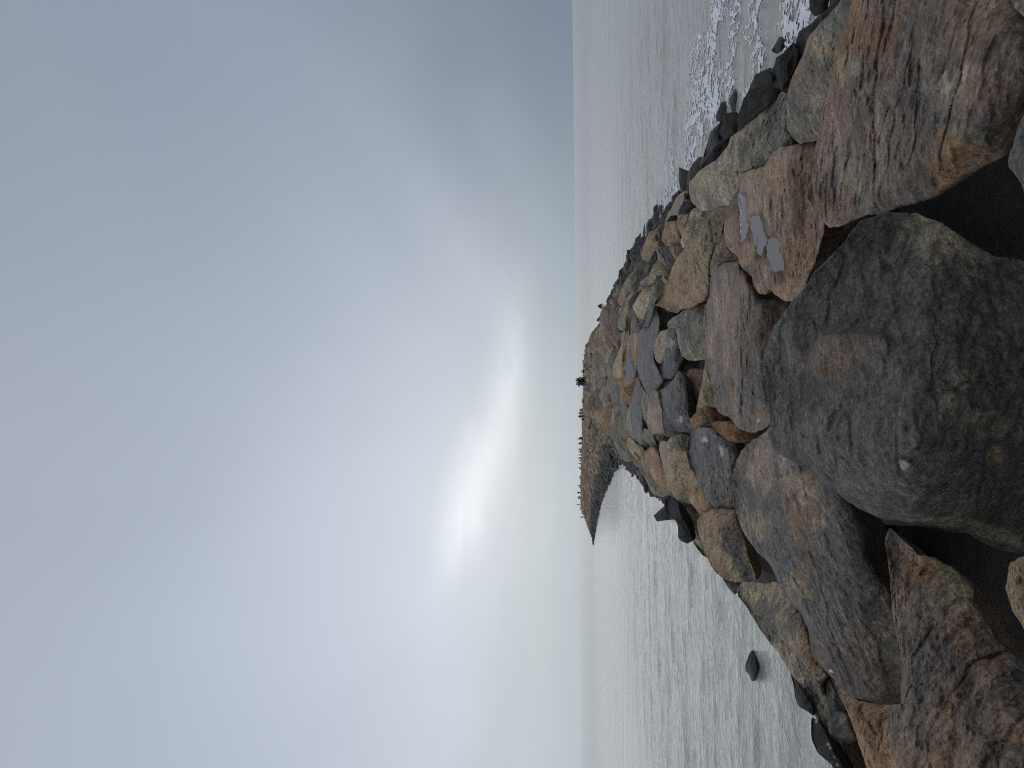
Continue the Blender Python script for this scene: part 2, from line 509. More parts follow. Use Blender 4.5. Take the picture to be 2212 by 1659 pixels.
def traced(name, outline, cols, cuts=(), patches=(), lf=1.5, dz=0.0, bump=1.0, relief=1.0, fol=0.0, flats=(), seed=None,
           back=0.8, mixk=1.0, parent=None, res=1.0, wet=True, anchor=None, smooth=1, sea=False):
    seed = seed if seed is not None else (abs(hash(outline)) if False else sum(map(ord, outline)) % 9973)
    r = np.random.default_rng(seed)
    pts = chaikin(P2(outline), smooth)
    per = np.linalg.norm(np.diff(np.vstack([pts, pts[:1]]), axis=0), axis=1).sum()
    n = int(np.clip(per * 0.463 / 2.1 * res, 36, 420))
    m = max(8, n // 4)
    ring = resample(pts, n)
    c, A = area_centroid(ring)
    Rpx = math.sqrt(A / math.pi)
    th = np.arange(n) / n * 2 * math.pi
    # ragged rim
    e1n = np.stack([np.cos(th) * 5, np.sin(th) * 5, np.full(n, seed * 0.37)], 1)
    rad = 1 + 0.021 * fbm(e1n * 1.6, 5, 0.62, seed=seed) * min(1, 60 / Rpx + 0.4)
    ring = c + (ring - c) * rad[:, None]
    P0, d0 = hit_surface(*(P2(anchor)[0] if anchor else c), dz)
    view = ray(*c)[0]
    if sea:
        d0 = (SEA + 0.12 - EYE[2]) / view[2]
        P0 = EYE + view * d0
    wpx = ring[:, 1].max() - ring[:, 1].min(); hpx = ring[:, 0].max() - ring[:, 0].min()
    Wm, Hm = wpx * d0 / FPX, hpx * d0 / FPX
    depr = max(-math.asin(view[2]), 0.02)
    th0 = math.asin(min(0.95, Hm / max(lf * Wm, Hm * 1.06)))
    th0 = max(th0, depr + 0.03)
    e1 = np.cross(view, [0, 0, 1]); e1 /= np.linalg.norm(e1)
    upv = np.cross(e1, view)
    e2 = view * math.cos(th0) + upv * math.sin(th0)
    nrm = -view * math.sin(th0) + upv * math.cos(th0)
    Rm = Rpx * d0 / FPX / math.sqrt(math.sin(th0))
    # default facets when none are given: (px, py, angle, slope); angle 0 = image right (world down), -90 = image up (world right)
    cuts = [(*P2(q[0])[0], q[1], q[2]) for q in cuts] if cuts else []
    if not cuts:
        base = r.uniform(-30, 30)
        for a_, sl in ((base, r.uniform(.35, .9)), (base + 180 + r.uniform(-35, 35), r.uniform(.15, .45)),
                       (base + 80 + r.uniform(-25, 25), r.uniform(.3, .7)), (base - 80 + r.uniform(-25, 25), r.uniform(.3, .7))):
            q = c + Rpx * r.uniform(.2, .62) * np.array([math.cos(R(a_)), math.sin(R(a_))])
            cuts.append((q[0], q[1], a_, sl * 1.4))
    mpp = d0 / FPX

    def depth(px):
        """distance along each ray; the smooth shape, before small relief"""
        d = ray(px[:, 0], px[:, 1])
        t = ((P0 - EYE) @ nrm) / (d @ nrm)
        h = np.zeros(len(px))
        soft = 0.018 * Rpx
        for (qx, qy, an, sl) in cuts:
            u = (px[:, 0] - qx) * math.cos(R(an)) + (px[:, 1] - qy) * math.sin(R(an))
            sp = np.where(u > 4 * soft, u, soft * np.log1p(np.exp(np.clip(u / soft, -30, 30))))
            h -= sl * sp * mpp
        return d, t, h * relief

    tt = np.linspace(0, 1, m + 1)[1:]
    s = 1 - (1 - tt) ** 1.6
    S = np.repeat(s, n)
    pix = np.vstack([c[None], c + (np.tile(ring, (m, 1)) - c) * S[:, None]])
    S = np.concatenate([[0], S])
    d, t, h = depth(pix)
    edge = 0.11 * Rm * (np.sqrt(np.clip(1 - S ** 14, 0, 1)) - 1.0)
    Q = EYE + d * (t - h - edge)[:, None]
    keep = np.ones(len(Q))
    for fl in flats:
        poly = P2(fl)
        sd = poly_dist(poly, pix) * np.where(inside(poly, pix), 1, -1)
        keep = np.minimum(keep, smooth01(-sd, -1, 16))
    # small relief along the ray: lumps, broken bedding, pits
    fa = R(fol)
    ax = math.cos(fa) * e1 + math.sin(fa) * e2
    ay = -math.sin(fa) * e1 + math.cos(fa) * e2
    L3 = np.stack([(Q - P0) @ ax, (Q - P0) @ ay, (Q - P0) @ nrm], 1)
    g = 1.0 / max(Rm, 0.15)
    lump = fbm(L3 * g * 1.3 + seed, 3, 0.5, seed=seed)
    bed = fbm(L3 * np.array([1.5, 3.2, 2.6]) * g * 1.3 + seed * 1.3, 5, 0.58, seed=seed + 5)
    fine = fbm(L3 * np.array([1, 2.0, 1.6]) * max(g * 9, 7.0), 4, 0.62, seed=seed + 3)
    amp = bump * keep * Rm
    wv = 0.10 * fbm(L3 * g * 2.2 + 5, 3, seed=seed + 61)
    crease = np.zeros(len(Q))
    for _ in range(9):
        an = r.uniform(0, math.pi); off = r.uniform(-0.85, 0.85)
        u = (L3[:, 0] * math.cos(an) + L3[:, 1] * math.sin(an)) * g - off + wv
        sg = -1.0 if r.random() < 0.72 else 0.55
        crease += sg * r.uniform(0.07, 0.25) * np.sqrt(u * u + 0.0003)
    crease -= crease.mean()
    an = r.uniform(-0.35, 0.35)
    joint = np.zeros(len(Q))
    for _ in range(2):
        off = r.uniform(-0.6, 0.6)
        u = (L3[:, 1] * math.cos(an) - L3[:, 0] * math.sin(an)) * g - off + 0.6 * wv + 0.02 * fine
        run = smooth01(fbm(L3 * g * 0.9 + 31 + off * 9, 2, seed=seed + 71), 0.0, 0.35)
        joint = np.maximum(joint, np.exp(-(u / 0.014) ** 2) * run)
    terr = np.abs(fbm(L3 * np.array([1.3, 2.5, 2.2]) * g * 1.6 + seed * 2.1, 4, 0.55, seed=seed + 9))
    disp = amp * (0.018 * lump + 0.028 * bed + 1.05 * crease - 0.035 * joint + 0.030 * smooth01(terr, 0.05, 0.22)) + bump * keep * min(0.016, 0.03 * Rm) * fine
    crack = 0.8 * joint
    subdue = 1 - 0.75 * S ** 10
    Q = Q - d * (disp * subdue)[:, None]
    # colours
    ca, cb = np.array(C_[cols[0]]), np.array(C_[cols[1]])
    f = fbm(L3 * g * 1.6 + seed * 0.7, 5, 0.6, seed=seed + 21) + 0.35 * bed
    f = smooth01(f, -0.75, 0.85) * mixk
    col = ca[None] * (1 - f)[:, None] + cb[None] * f[:, None]
    if len(cols) > 2:
        cc = np.array(C_[cols[2]])
        f3 = smooth01(fbm(L3 * g * 2.3 + 40 + seed, 5, 0.6, seed=seed + 31), 0.05, 0.75) * 0.65
        col = col * (1 - f3)[:, None] + cc * f3[:, None]
    col = col * (1 - 0.45 * crack * keep)[:, None]
    if len(flats) > 1:
        for fl in flats:                                   # damp stone round the water
            poly = P2(fl)
            sd = poly_dist(poly, pix) * np.where(inside(poly, pix), -1, 1)
            w_ = smooth01(-(sd / 10 + 0.8 * fbm(L3 * g * 4 + 9, 4, 0.6, seed=seed + 43)), -1.2, 0.2)
            col = col * (1 - 0.42 * w_)[:, None]
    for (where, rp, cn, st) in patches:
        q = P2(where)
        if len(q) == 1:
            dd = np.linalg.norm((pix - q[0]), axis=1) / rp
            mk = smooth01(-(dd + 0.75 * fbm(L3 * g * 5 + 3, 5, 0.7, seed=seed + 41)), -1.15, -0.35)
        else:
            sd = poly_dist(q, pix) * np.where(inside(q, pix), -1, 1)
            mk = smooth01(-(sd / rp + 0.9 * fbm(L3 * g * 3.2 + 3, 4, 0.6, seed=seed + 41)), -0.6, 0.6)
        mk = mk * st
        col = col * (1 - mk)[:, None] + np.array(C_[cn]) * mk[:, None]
    kk = np.ones(len(Q))
    # back of the boulder
    nb = 7
    bd = view * 0.86 + np.array([0, 0, -0.42]); bd /= np.linalg.norm(bd)
    rim = Q[-n:]
    cen = rim.mean(0)
    B = []
    for j in range(1, nb + 1):
        a = j / nb * math.pi / 2
        B.append(cen + (rim - cen) * (math.cos(a) * 0.96 + 0.01) + bd * (math.sin(a) * back * 1.5 * Rm))
    B = np.vstack(B)
    bj = fbm(B * g * 1.7 + seed, 3, seed=seed + 2)
    B = cen + (B - cen) * (1 + 0.05 * bj)[:, None]
    V = np.vstack([Q, B])
    colB = ca[None] * 0.6 + cb[None] * 0.4 + np.zeros((len(B), 3))
    col = np.vstack([col, colB]); kk = np.concatenate([kk, np.ones(len(B))])
    if wet:
        col, k2 = wet_band(V, col, seed)
        kk = kk * k2
    # faces
    i = np.arange(n); j = (i + 1) % n
    tris = np.stack([np.zeros(n, int), 1 + i, 1 + j], 1)
    qd = []
    for k in range(m - 1 + nb):
        a = 1 + k * n
        qd.append(np.stack([a + i, a + n + i, a + n + j, a + j], 1))
    last = 1 + (m - 1 + nb) * n
    V = np.vstack([V, V[last:last + n].mean(0)])
    col = np.vstack([col, col[-1:]]); kk = np.concatenate([kk, kk[-1:]])
    tri2 = np.stack([np.full(n, len(V) - 1), last + j, last + i], 1)
    Mw = Matrix(((ax[0], ay[0], nrm[0], P0[0]), (ax[1], ay[1], nrm[1], P0[1]), (ax[2], ay[2], nrm[2], P0[2]), (0, 0, 0, 1)))
    Bm = np.stack([ax, ay, nrm], 1)
    loc = (V - P0) @ Bm
    me = np_mesh(name, loc, [tris, np.vstack(qd), tri2], True, col, kk)
    fn = me.polygons[0].normal
    if (Vector(tuple(Bm @ np.array(fn)))).dot(Vector(tuple(view))) > 0:
        me.flip_normals()
    ob = link(name, me, ROCK)
    if parent is not None:
        ob.parent = parent
        ob.matrix_parent_inverse = parent.matrix_world.inverted()
    ob.matrix_world = Mw
    # puddles
    for fl in flats if not any('D 320' in q for q in flats) else ():
        poly = resample(chaikin(P2(fl), 1), 48)
        pc = area_centroid(poly)[0]
        ta = np.arange(48) / 48 * 2 * math.pi
        poly = pc + (poly - pc) * (1 + 0.055 * fbm(np.stack([np.cos(ta) * 2.5, np.sin(ta) * 2.5, 0 * ta], 1), 4, 0.7, seed=seed + 3))[:, None]
        poly = poly + 2.2 * np.stack([fbm(np.stack([poly[:, 0] * .16, poly[:, 1] * .16, 0 * ta], 1), 3, 0.6, seed=4), fbm(np.stack([poly[:, 0] * .16, poly[:, 1] * .16, 0 * ta + 5], 1), 3, 0.6, seed=6)], 1)
        rs = np.linspace(0, 1, 7)[1:]
        pp = np.vstack([pc[None]] + [pc + (poly - pc) * q for q in rs])
        dd, t_, h_ = depth(pp)
        Sx = np.zeros(len(pp))
        for a in range(len(pp)):
            v = pp[a] - c
            an = math.atan2(v[1], v[0])
            ra = np.arctan2(ring[:, 1] - c[1], ring[:, 0] - c[0])
            kx = np.argmin(np.abs((ra - an + math.pi) % (2 * math.pi) - math.pi))
            Sx[a] = min(1, np.linalg.norm(v) / np.linalg.norm(ring[kx] - c))
        ed = 0.11 * Rm * (np.sqrt(np.clip(1 - Sx ** 14, 0, 1)) - 1.0)
        V2 = EYE + dd * (t_ - h_ - ed - 0.004)[:, None]
        i2 = np.arange(48); j2 = (i2 + 1) % 48
        fc = [np.stack([np.zeros(48, int), 1 + i2, 1 + j2], 1)]
        fq = [np.stack([1 + k * 48 + i2, 1 + (k + 1) * 48 + i2, 1 + (k + 1) * 48 + j2, 1 + k * 48 + j2], 1) for k in range(5)]
        pm = np_mesh('puddle', (V2 - P0) @ Bm, [fc[0], np.vstack(fq)], True)
        po = link('puddle', pm, PUDDLE)
        po.parent = ob
    return ob


breakwater = link('breakwater', None)
breakwater.location = (0, 0, 0)
bpy.context.view_layer.update()
tag(breakwater, 'long rubble-mound breakwater of piled boulders curving left into the sea', 'breakwater')

PUD = ['A 830 1265 C 850 -30 860 100 870 250 880 440 910 400 940 330 968 240 962 212 930 215 922 190 942 140 932 60 A 890 1290 865 1262',
       'C 975 170 1000 130 1090 140 1110 230 1130 330 1160 390 1160 440 1130 480 1090 570 1050 530 1020 440 990 300',
       'C 1170 400 1230 360 1280 400 1300 470 1310 560 1350 640 1360 700 1330 740 1230 740 1190 660 1165 580 1160 460']

# near boulders, each a thing: (label, outline, colours, options)
NEAR = [
 ('huge dark grey slab boulder with a smooth brown-stained patch, largest of all',
  'W 1640 800 1648 750 1700 660 1760 590 1830 510 1860 477 1910 459 1960 460 2040 483 2090 520 2150 550 2212 562 2300 640 2340 900 2300 1150 2212 1203 2150 1185 2080 1150 2000 1140 1900 1120 1850 1095 1800 1060 1760 1020 1690 985 1670 965 1665 920 1650 860',
  ('slate', 'grey'), dict(fol=5, mixk=.9, relief=1.0, bump=.95, res=1.1, lf=1.15,
   cuts=[('D 1000 700', 4, .95), ('D 1060 1300', 38, .5), ('D 700 1450', 80, .45), ('D 800 200', -62, .40), ('D 160 760', 190, .12)],
   patches=[('D 310 740 340 690 450 680 600 680 715 705 735 780 705 880 655 945 595 1000 520 1045 430 1042 360 1005 305 950 285 870', 8, 'purple', .45),
            ('D 420 850', 42, 'brown', .45), ('D 620 780', 38, 'brown', .38), ('D 180 880', 30, 'purple', .5),
            ('D 1180 60', 62, 'olive', .85), ('D 1330 150', 60, 'olive', .75), ('D 1150 1150', 30, 'olive', .7), ('D 1400 1250', 40, 'olive', .7),
            ('D 1280 1020', 34, 'olive', .55), ('D 880 1545', 9, 'pale', .8), ('D 1470 1490', 18, 'tan', .7), ('F 800 215 950 235 1200 310 1476 400 1476 300 1100 200', 10, 'pale', .9)],
   flats=['D 320 750 345 695 450 685 600 685 710 710 728 780 700 880 650 940 590 995 520 1038 430 1036 365 1000 312 945 292 870'])),
 ('massive rust-brown weathered boulder, largest in the upper right corner',
  'B 560 -120 540 0 490 170 430 290 400 480 370 640 330 790 300 930 290 1080 285 1200 320 1320 340 1430 380 1490 480 1475 600 1415 720 1388 880 1360 1000 1320 1160 1250 1240 1180 1420 1080 1540 1010 1600 900 1660 760 1710 600 1730 400 1700 200 1640 80 1560 0 1480 -150 1000 -250',
  ('brown', 'purple', 'pink'), dict(fol=-8, bump=1.0, res=1.1, lf=1.9,
   cuts=[('B 930 1130', 55, .75), ('B 1300 700', 25, .55), ('B 1250 300', -20, .25), ('B 560 1300', 110, .35), ('B 520 500', 195, .28)],
   patches=[('B 1180 580', 36, 'pale', .8), ('B 1260 480', 30, 'pale', .8), ('B 1180 780', 66, 'grey', .7), ('B 1230 930', 60, 'olive', .7),
            ('B 800 330', 40, 'slate', .55), ('B 700 380', 45, 'purple', .6), ('B 1150 1060', 60, 'rust', .7), ('B 950 1020', 34, 'pale', .5),
            ('B 800 1110', 44, 'grey', .6), ('B 570 1300', 16, 'slate', .8), ('B 700 1250', 60, 'olive', .6), ('B 600 240', 70, 'rust', .5),
            ('B 560 440', 34, 'pale', .45), ('B 1420 800', 44, 'slate', .6), ('B 430 1380', 50, 'orange', .45)])),
 ('smooth olive-tan boulder wedged behind the massive rust-brown one',
  'A 1530 -80 1500 20 1420 110 1320 210 1290 260 1270 340 1225 430 1190 520 1165 600 1155 700 1155 830 1190 890 1240 935 1330 925 1420 900 1500 760 1580 400 1680 0 1700 -80',
  ('olive', 'grey', 'tan'), dict(fol=60, cuts=[('A 1250 750', 80, .8), ('A 1300 600', 190, .3), ('A 1400 400', 10, .2)], dz=.05,
   patches=[('A 1220 470', 36, 'orange', .55), ('A 1340 290', 40, 'tan', .7), ('A 1250 860', 50, 'slate', .5)], bump=.6)),
 ('brown cracked boulder with three grey rain puddles on its top',
  'A 1360 905 1240 940 1180 950 1110 960 1060 1010 1030 1060 1010 1090 930 1105 865 1130 840 1190 830 1250 790 1320 770 1420 745 1490 755 1560 C 720 480 790 540 845 585 850 640 900 700 970 775 990 800 1010 880 1050 960 1100 1000 1150 990 1200 945 1250 1010 1330 1050 1380 1070 1500 1062 1545 1030 1600 840 1690 640 1740 480 1800 290 1770 100 1740 -60',
  ('brown', 'pink', 'dkbrown'), dict(fol=10, lf=1.9, bump=.8, flats=PUD, dz=.03,
   cuts=[('C 1560 500', -8, .5), ('C 1250 850', 75, .22), ('C 800 300', 185, .3)], patches=[('A 1000 1160', 46, 'tan', .5), ('C 1500 900', 30, 'tan', .5), ('C 1420 800', 12, 'rust', .8)])),
 ('pale olive-grey granite boulder bordering the black wet rocks by the foam',
  'A 515 1190 540 1170 590 1110 640 1080 700 1040 770 960 790 900 850 840 900 890 950 940 925 1010 940 1095 870 1125 845 1190 835 1260 795 1335 740 1350 690 1370 620 1380 570 1355 535 1320 520 1260',
  ('olive', 'pale', 'grey'), dict(fol=30, bump=.6, lf=2.0, cuts=[('A 620 1300', 70, .35), ('A 600 1150', 200, .2), ('A 800 1050', -20, .3)])),
 ('lumpy grey boulder beside the olive-tan one, hollow across its middle',
  'A 840 850 950 770 1010 710 1070 650 1120 600 1165 575 1180 700 1165 850 1215 940 1130 965 1070 1015 1035 1065 960 1100 920 1085 905 1000 920 940 880 890',
  ('grey', 'olive', 'slate'), dict(fol=-30, dz=-.02, bump=1.2, cuts=[('A 1000 1000', 80, .5), ('A 1080 800', -60, .3), ('A 950 850', 190, .3)])),
 ('long tan-brown boulder with a blunt rounded end beside the thin greenish sliver',
  'Z 1030 1385 1110 1250 1200 1090 1230 980 1290 880 1380 750 1440 620 1540 520 1640 400 1760 300 1850 285 1870 340 1800 500 1770 600 1700 740 1670 850 1660 1000 1655 1150 1640 1250 1600 1330 1500 1390 1400 1425 1330 1430 1290 1475 1200 1450 1120 1402 1050 1395',
  ('tan', 'brown', 'olive'), dict(fol=50, bump=.9, lf=2.0, cuts=[('Z 1500 1150', 35, .8), ('Z 1150 1340', 150, .35), ('Z 1500 700', 195, .3)],
   patches=[('Z 1320 1250', 40, 'brown', .5), ('Z 1640 480', 36, 'dkbrown', .5), ('Z 1250 1440', 14, 'slate', .8)])),
 ('thin greenish rock sliver squeezed beside the boulder with puddles',
  'Z 1770 590 1720 700 1690 800 1650 930 1645 1050 1700 1080 1740 960 1810 910 1960 890 1940 850 1850 790 1810 700 1795 600',
  ('green', 'brown'), dict(dz=-.12, fol=70)),
 ('broad pinkish-brown boulder touching the huge slab, its side near the slab shaded',
  'C 700 645 640 680 590 740 550 830 535 910 530 1000 500 1080 470 1220 455 1350 470 1500 X 1585 450 1585 560 1600 680 1640 770 1690 860 1725 940 1690 975 1690 1080 1720 1160 1800 1210 1890 1262 1920 1292 1960 1332 2060 1387 2140 1392 E 1190 422 1230 402 1300 362 1325 305 1360 180 W 1680 900 1680 800 1690 690 C 1560 1100 1510 1065 1380 1075 1250 1045 1100 1040 1060 980 1010 900 950 800 870 700 850 610 780 640',
  ('pink', 'purple', 'brown'), dict(fol=8, bump=.8, res=1.1, lf=2.3, cuts=[('C 1020 1000', -6, 2.0), ('E 1080 260', 60, .5), ('X 1640 560', 185, .22), ('C 800 760', -70, .35)],
   patches=[('C 860 1110', 12, 'blue', .8), ('E 1130 130', 44, 'grey', .7), ('E 1240 300', 26, 'brown', .5), ('C 1060 1010 1240 1060 1480 1080 1300 1400 1180 1640 1100 1500 1060 1300', 14, 'dkbrown', .85), ('E 1220 320', 5, 'white', .9)])),  # large dkbrown patch paints shade onto the face turned to the slab
 ('smooth grey wedge-shaped rock just behind the pinkish-brown boulder',
  'X 1625 -20 1480 5 1400 20 1320 90 1240 140 1180 200 1185 252 1260 215 1290 350 1310 460 1340 560 1400 605 1450 615 1600 600 1610 450 1600 250 1620 120',
  ('grey', 'olive'), dict(fol=10, bump=.6, dz=-.02)),
 ('blue-black streaked boulder in front of the smooth grey wedge',
  'X 1185 250 1255 210 1295 340 1320 470 1360 590 1330 640 1320 700 1240 795 1200 812 1110 785 1095 700 1130 600 1160 480 1175 350',
  ('slate', 'blue', 'dark'), dict(fol=4, patches=[('X 1205 430', 10, 'white', .4), ('X 1150 560', 14, 'blue', .6)])),
 ('long light grey slab lying across the crest',
  'X 985 -40 1060 0 1085 100 1105 180 1100 270 1060 370 1045 450 1035 560 1055 700 1085 800 1150 830 1085 910 1045 940 1005 1010 970 985 920 880 875 790 845 640 845 480 870 320 915 160',
  ('blue', 'grey'), dict(fol=3, bump=.7, cuts=[('X 1010 450', 2, .7), ('X 940 800', 80, .3), ('X 960 150', -80, .3)])),
 ('narrow tan slab leaning against the long light grey slab',
  'X 1100 290 1185 262 1190 380 1160 500 1135 600 1105 650 1050 600 1030 450 1055 370', ('tan', 'olive', 'brown'), dict(fol=5, dz=-.04)),
 ('dark blue-grey fractured boulder with pale veins and one small white spot',
  'J 1330 30 1240 190 1100 330 1015 360 1045 620 1125 780 1195 900 1240 1000 1330 1052 1450 1035 1565 1085 1620 1010 1500 780 1505 500 1470 250 1400 80',
  ('slate', 'blue', 'grey'), dict(fol=8, bump=1.1, cuts=[('J 1440 500', -4, .8), ('J 1200 600', 150, .35), ('J 1300 950', 80, .3)], patches=[('J 1360 850', 7, 'white', .8)])),
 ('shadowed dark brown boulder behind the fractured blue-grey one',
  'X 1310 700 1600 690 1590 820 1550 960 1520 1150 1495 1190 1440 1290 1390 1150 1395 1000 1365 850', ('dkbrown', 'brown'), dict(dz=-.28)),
 ('olive-brown rock tucked under the far side of the pinkish-brown boulder',
  'X 1585 650 1640 770 1700 870 1720 960 1720 1120 1600 1112 1510 1132 1490 1170 1535 950 1565 830', ('olive', 'brown'), dict(dz=-.10, fol=40)),
 ('reddish brown rock just below the olive-brown one in the picture',
  'X 1490 1180 1510 1128 1620 1100 1720 1120 1810 1210 1910 1268 1700 1275 1600 1305 1480 1360 1420 1250', ('brown', 'rust', 'olive'), dict(dz=-.10, fol=20)),
 ('rusty orange-brown rock hidden under the pinkish boulder edge',
  'E 760 375 840 333 1000 325 1080 350 1150 400 1230 420 1170 490 1040 510 960 490 900 430 830 390', ('rust', 'brown'), dict(dz=-.14)),
 ('grey streaked boulder with white bird droppings on its face',
  'E 640 470 680 400 760 370 830 388 900 430 960 475 1030 490 1050 570 1040 650 1020 760 1010 900 1030 1035 950 1032 900 1012 870 1040 820 1000 780 950 730 870 690 760 650 690 630 600',
  ('blue', 'grey', 'slate'), dict(fol=6, bump=1.0, cuts=[('E 970 700', -5, .85), ('E 760 900', 110, .4), ('E 700 480', 200, .25)],
   patches=[('E 775 485', 5, 'white', .9), ('E 853 452', 4, 'white', .9), ('E 905 530 925 560 930 610 915 610 900 550', 2, 'white', .95), ('E 960 870', 26, 'olive', .8), ('E 960 1000', 22, 'olive', .7), ('E 1000 640', 18, 'olive', .6)])),
 ('great purple-grey tapering boulder with hairline cracks, just below the huge slab',
  'E 1345 350 1250 420 1150 510 1080 580 1040 640 1005 760 995 900 1020 1020 1050 1130 1090 1230 1150 1330 1230 1420 1300 1480 1340 1560 1385 1659 F 40 590 110 680 160 720 220 850 240 990 320 1100 400 1180 490 1262 600 1290 700 1300 790 1300 785 1100 745 880 705 640 620 530 560 400 560 260 500 150 440 60 400 -60 E 1560 700 1480 500 1400 360',
  ('purple', 'grey', 'brown'), dict(fol=35, bump=.55, res=1.1, lf=1.3, relief=1.0,
   cuts=[('F 500 600', -12, 1.1), ('E 1100 800', 195, .25), ('F 300 1000', 100, .2), ('E 1200 520', -120, .2)],
   patches=[('E 1250 520', 60, 'tan', .45), ('E 1520 880', 60, 'tan', .6), ('E 1150 1160', 40, 'tan', .6), ('F 160 610', 36, 'tan', .55), ('F 300 940', 18, 'blue', .6), ('E 1280 700', 70, 'pink', .5), ('F 620 900', 50, 'olive', .6), ('F 600 1180', 30, 'olive', .6)])),
 ('large streaky grey and rust boulder filling the bottom right corner',
  'F 700 262 668 340 690 480 700 640 718 800 745 920 765 1100 765 1290 700 1290 690 1500 720 1800 900 1950 1500 1950 1750 1500 1620 1150 1476 1035 1400 985 1300 885 1222 745 1165 655 1190 615 1080 500 960 430 860 415 770 320',
  ('purple', 'brown', 'slate'), dict(fol=-52, bump=1.25, res=1.1, lf=1.1, mixk=.9,
   cuts=[('F 950 700', -35, .75), ('F 1100 1200', -15, .2), ('F 800 900', 190, .12)], patches=[('F 1060 560', 60, 'olive', .5), ('F 900 500', 30, 'rust', .6), ('F 1150 850', 40, 'brown', .7), ('F 1000 1500', 70, 'brown', .5), ('F 850 1000', 60, 'slate', .5)])),
 ('orange-tan banded rock at the bottom edge left of the streaky boulder',
  'F 335 1125 420 1188 500 1262 620 1286 710 1290 790 1320 800 1430 760 1560 770 1780 600 1780 530 1560 470 1380 425 1280 380 1200',
  ('orange', 'tan', 'rust'), dict(fol=-55, bump=1.0, dz=-.06, patches=[('F 660 1390', 60, 'brown', .7)])),
 ('tan rock cut off by the right edge of the picture below the huge slab',
  'F 1392 470 1440 440 1480 425 1620 400 1650 900 1520 900 1476 850 1405 740 1368 610', ('tan', 'brown'), dict(dz=.05)),
 ('plain grey rounded boulder at the right edge between rust-brown boulder and huge slab',
  'B 1680 690 1610 860 1592 930 1562 1000 1556 1080 1600 1140 1640 1200 1665 1270 1780 1320 1830 700 1750 640', ('grey', 'grey'), dict(dz=.05, bump=.5)),
 ('pale grey rock poking into the extreme upper right corner',
  'B 1560 -20 1600 55 1670 120 1800 170 1820 -60 1700 -120', ('grey', 'pale'), dict(dz=.1)),
 ('long tan and grey boulder with a rusty shaded flank beside the calm water',
  'G 1000 250 1060 190 1130 195 1230 190 1330 185 1390 260 1460 320 1520 400 1580 560 1610 680 1660 790 1745 930 1690 1000 1730 1110 1770 1210 1750 1300 1800 1440 1890 1560 1940 1659 1990 1780 1860 1780 1840 1640 1760 1500 1700 1370 1640 1270 1580 1140 1530 1060 1480 990 1400 850 1340 750 1280 680 1220 600 1150 490 1080 370 1030 310',
  ('tan', 'grey', 'pale'), dict(fol=-58, bump=.9, dz=.02, anchor='G 1400 700', cuts=[('G 1430 600', -32, .75), ('G 1180 480', 150, .2)],
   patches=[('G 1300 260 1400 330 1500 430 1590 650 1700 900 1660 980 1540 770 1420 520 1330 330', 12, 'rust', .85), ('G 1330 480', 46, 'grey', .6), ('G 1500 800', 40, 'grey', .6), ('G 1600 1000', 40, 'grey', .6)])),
 ('small dark brown rounded stone above the banded orange rock',
  'G 1670 1000 1740 945 1800 1060 1860 1150 1875 1230 1800 1225 1740 1240 1705 1110', ('dkbrown', 'slate'), dict(dz=-.08)),
 ('dark round stone with a swirl pattern near the bottom edge',
  'G 1735 1250 1800 1208 1875 1228 1910 1310 1955 1430 1900 1465 1830 1468 1780 1442 1740 1380 1722 1300', ('slate', 'dark', 'olive'), dict(dz=-.02)),
 ('blackish brown rock under the round swirled stone',
  'G 1780 1430 1960 1430 2025 1550 2070 1720 1960 1720 1880 1600 1820 1500', ('dkbrown', 'dark'), dict(dz=-.18)),
 ('olive-grey ledge rock dipping into the calm water past the tan-topped boulder',
  'G 780 130 815 80 880 155 930 160 1010 225 1010 270 1050 330 1090 400 1160 500 1240 620 1310 720 1375 805 1330 790 1250 740 1180 670 1120 660 1050 600 980 530 900 450 850 340 810 220',
  ('olive', 'grey', 'dkbrown'), dict(fol=-55, dz=-.25, lf=2.2)),
 ('tan-topped boulder with a dark grey split face above the long rusty-flanked boulder',
  'E 715 1140 760 1090 830 1050 930 1040 1030 1050 1060 1140 1105 1250 1125 1330 1140 1450 1180 1550 1200 1650 1090 1642 1020 1637 930 1612 870 1572 810 1472 770 1382 730 1252 713 1190',
  ('tan', 'brown', 'olive'), dict(fol=-50, cuts=[('E 930 1300', -28, .8), ('E 800 1300', 140, .25), ('E 850 1090', -150, .3)],
   patches=[('E 910 1140 1000 1150 1080 1280 1110 1450 1170 1640 1090 1640 1000 1480 930 1340', 8, 'slate', .9), ('E 900 1080', 40, 'brown', .7)])),
 ('smooth orange-brown stone beside the streaked boulder with droppings',
  'E 662 705 700 760 750 880 790 950 850 1020 810 1065 745 1095 700 1045 650 975 618 890 623 820', ('rust', 'tan'), dict(bump=.6, fol=-40, dz=-.06)),
 ('olive-grey low rock between the tan-topped boulder and the black weedy rock',
  'E 555 1030 640 1035 700 1045 755 1095 725 1150 728 1200 745 1280 800 1440 765 1432 710 1362 670 1292 640 1212 610 1162 570 1092', ('olive', 'grey'), dict(dz=-.2, fol=-50)),
 ('lumpy tan boulder with one shaded side beside the brown ridged rock',
  'E 410 500 460 488 530 535 640 570 665 690 635 820 630 900 680 1010 590 1003 530 952 490 882 488 830 450 742 420 642 405 560', ('tan', 'olive', 'pink'), dict(fol=-60, cuts=[('E 560 750', -15, .6), ('E 480 700', 170, .3)])),
 ('brown ridged rock at the water side of the lumpy tan boulder',
  'E 288 580 345 530 400 580 425 660 460 760 500 840 500 930 440 902 380 832 330 752 288 662', ('tan', 'brown', 'orange'), dict(fol=-50, dz=-.08)),
 ('small two-toned tan and grey stone touching the streaked boulder with droppings',
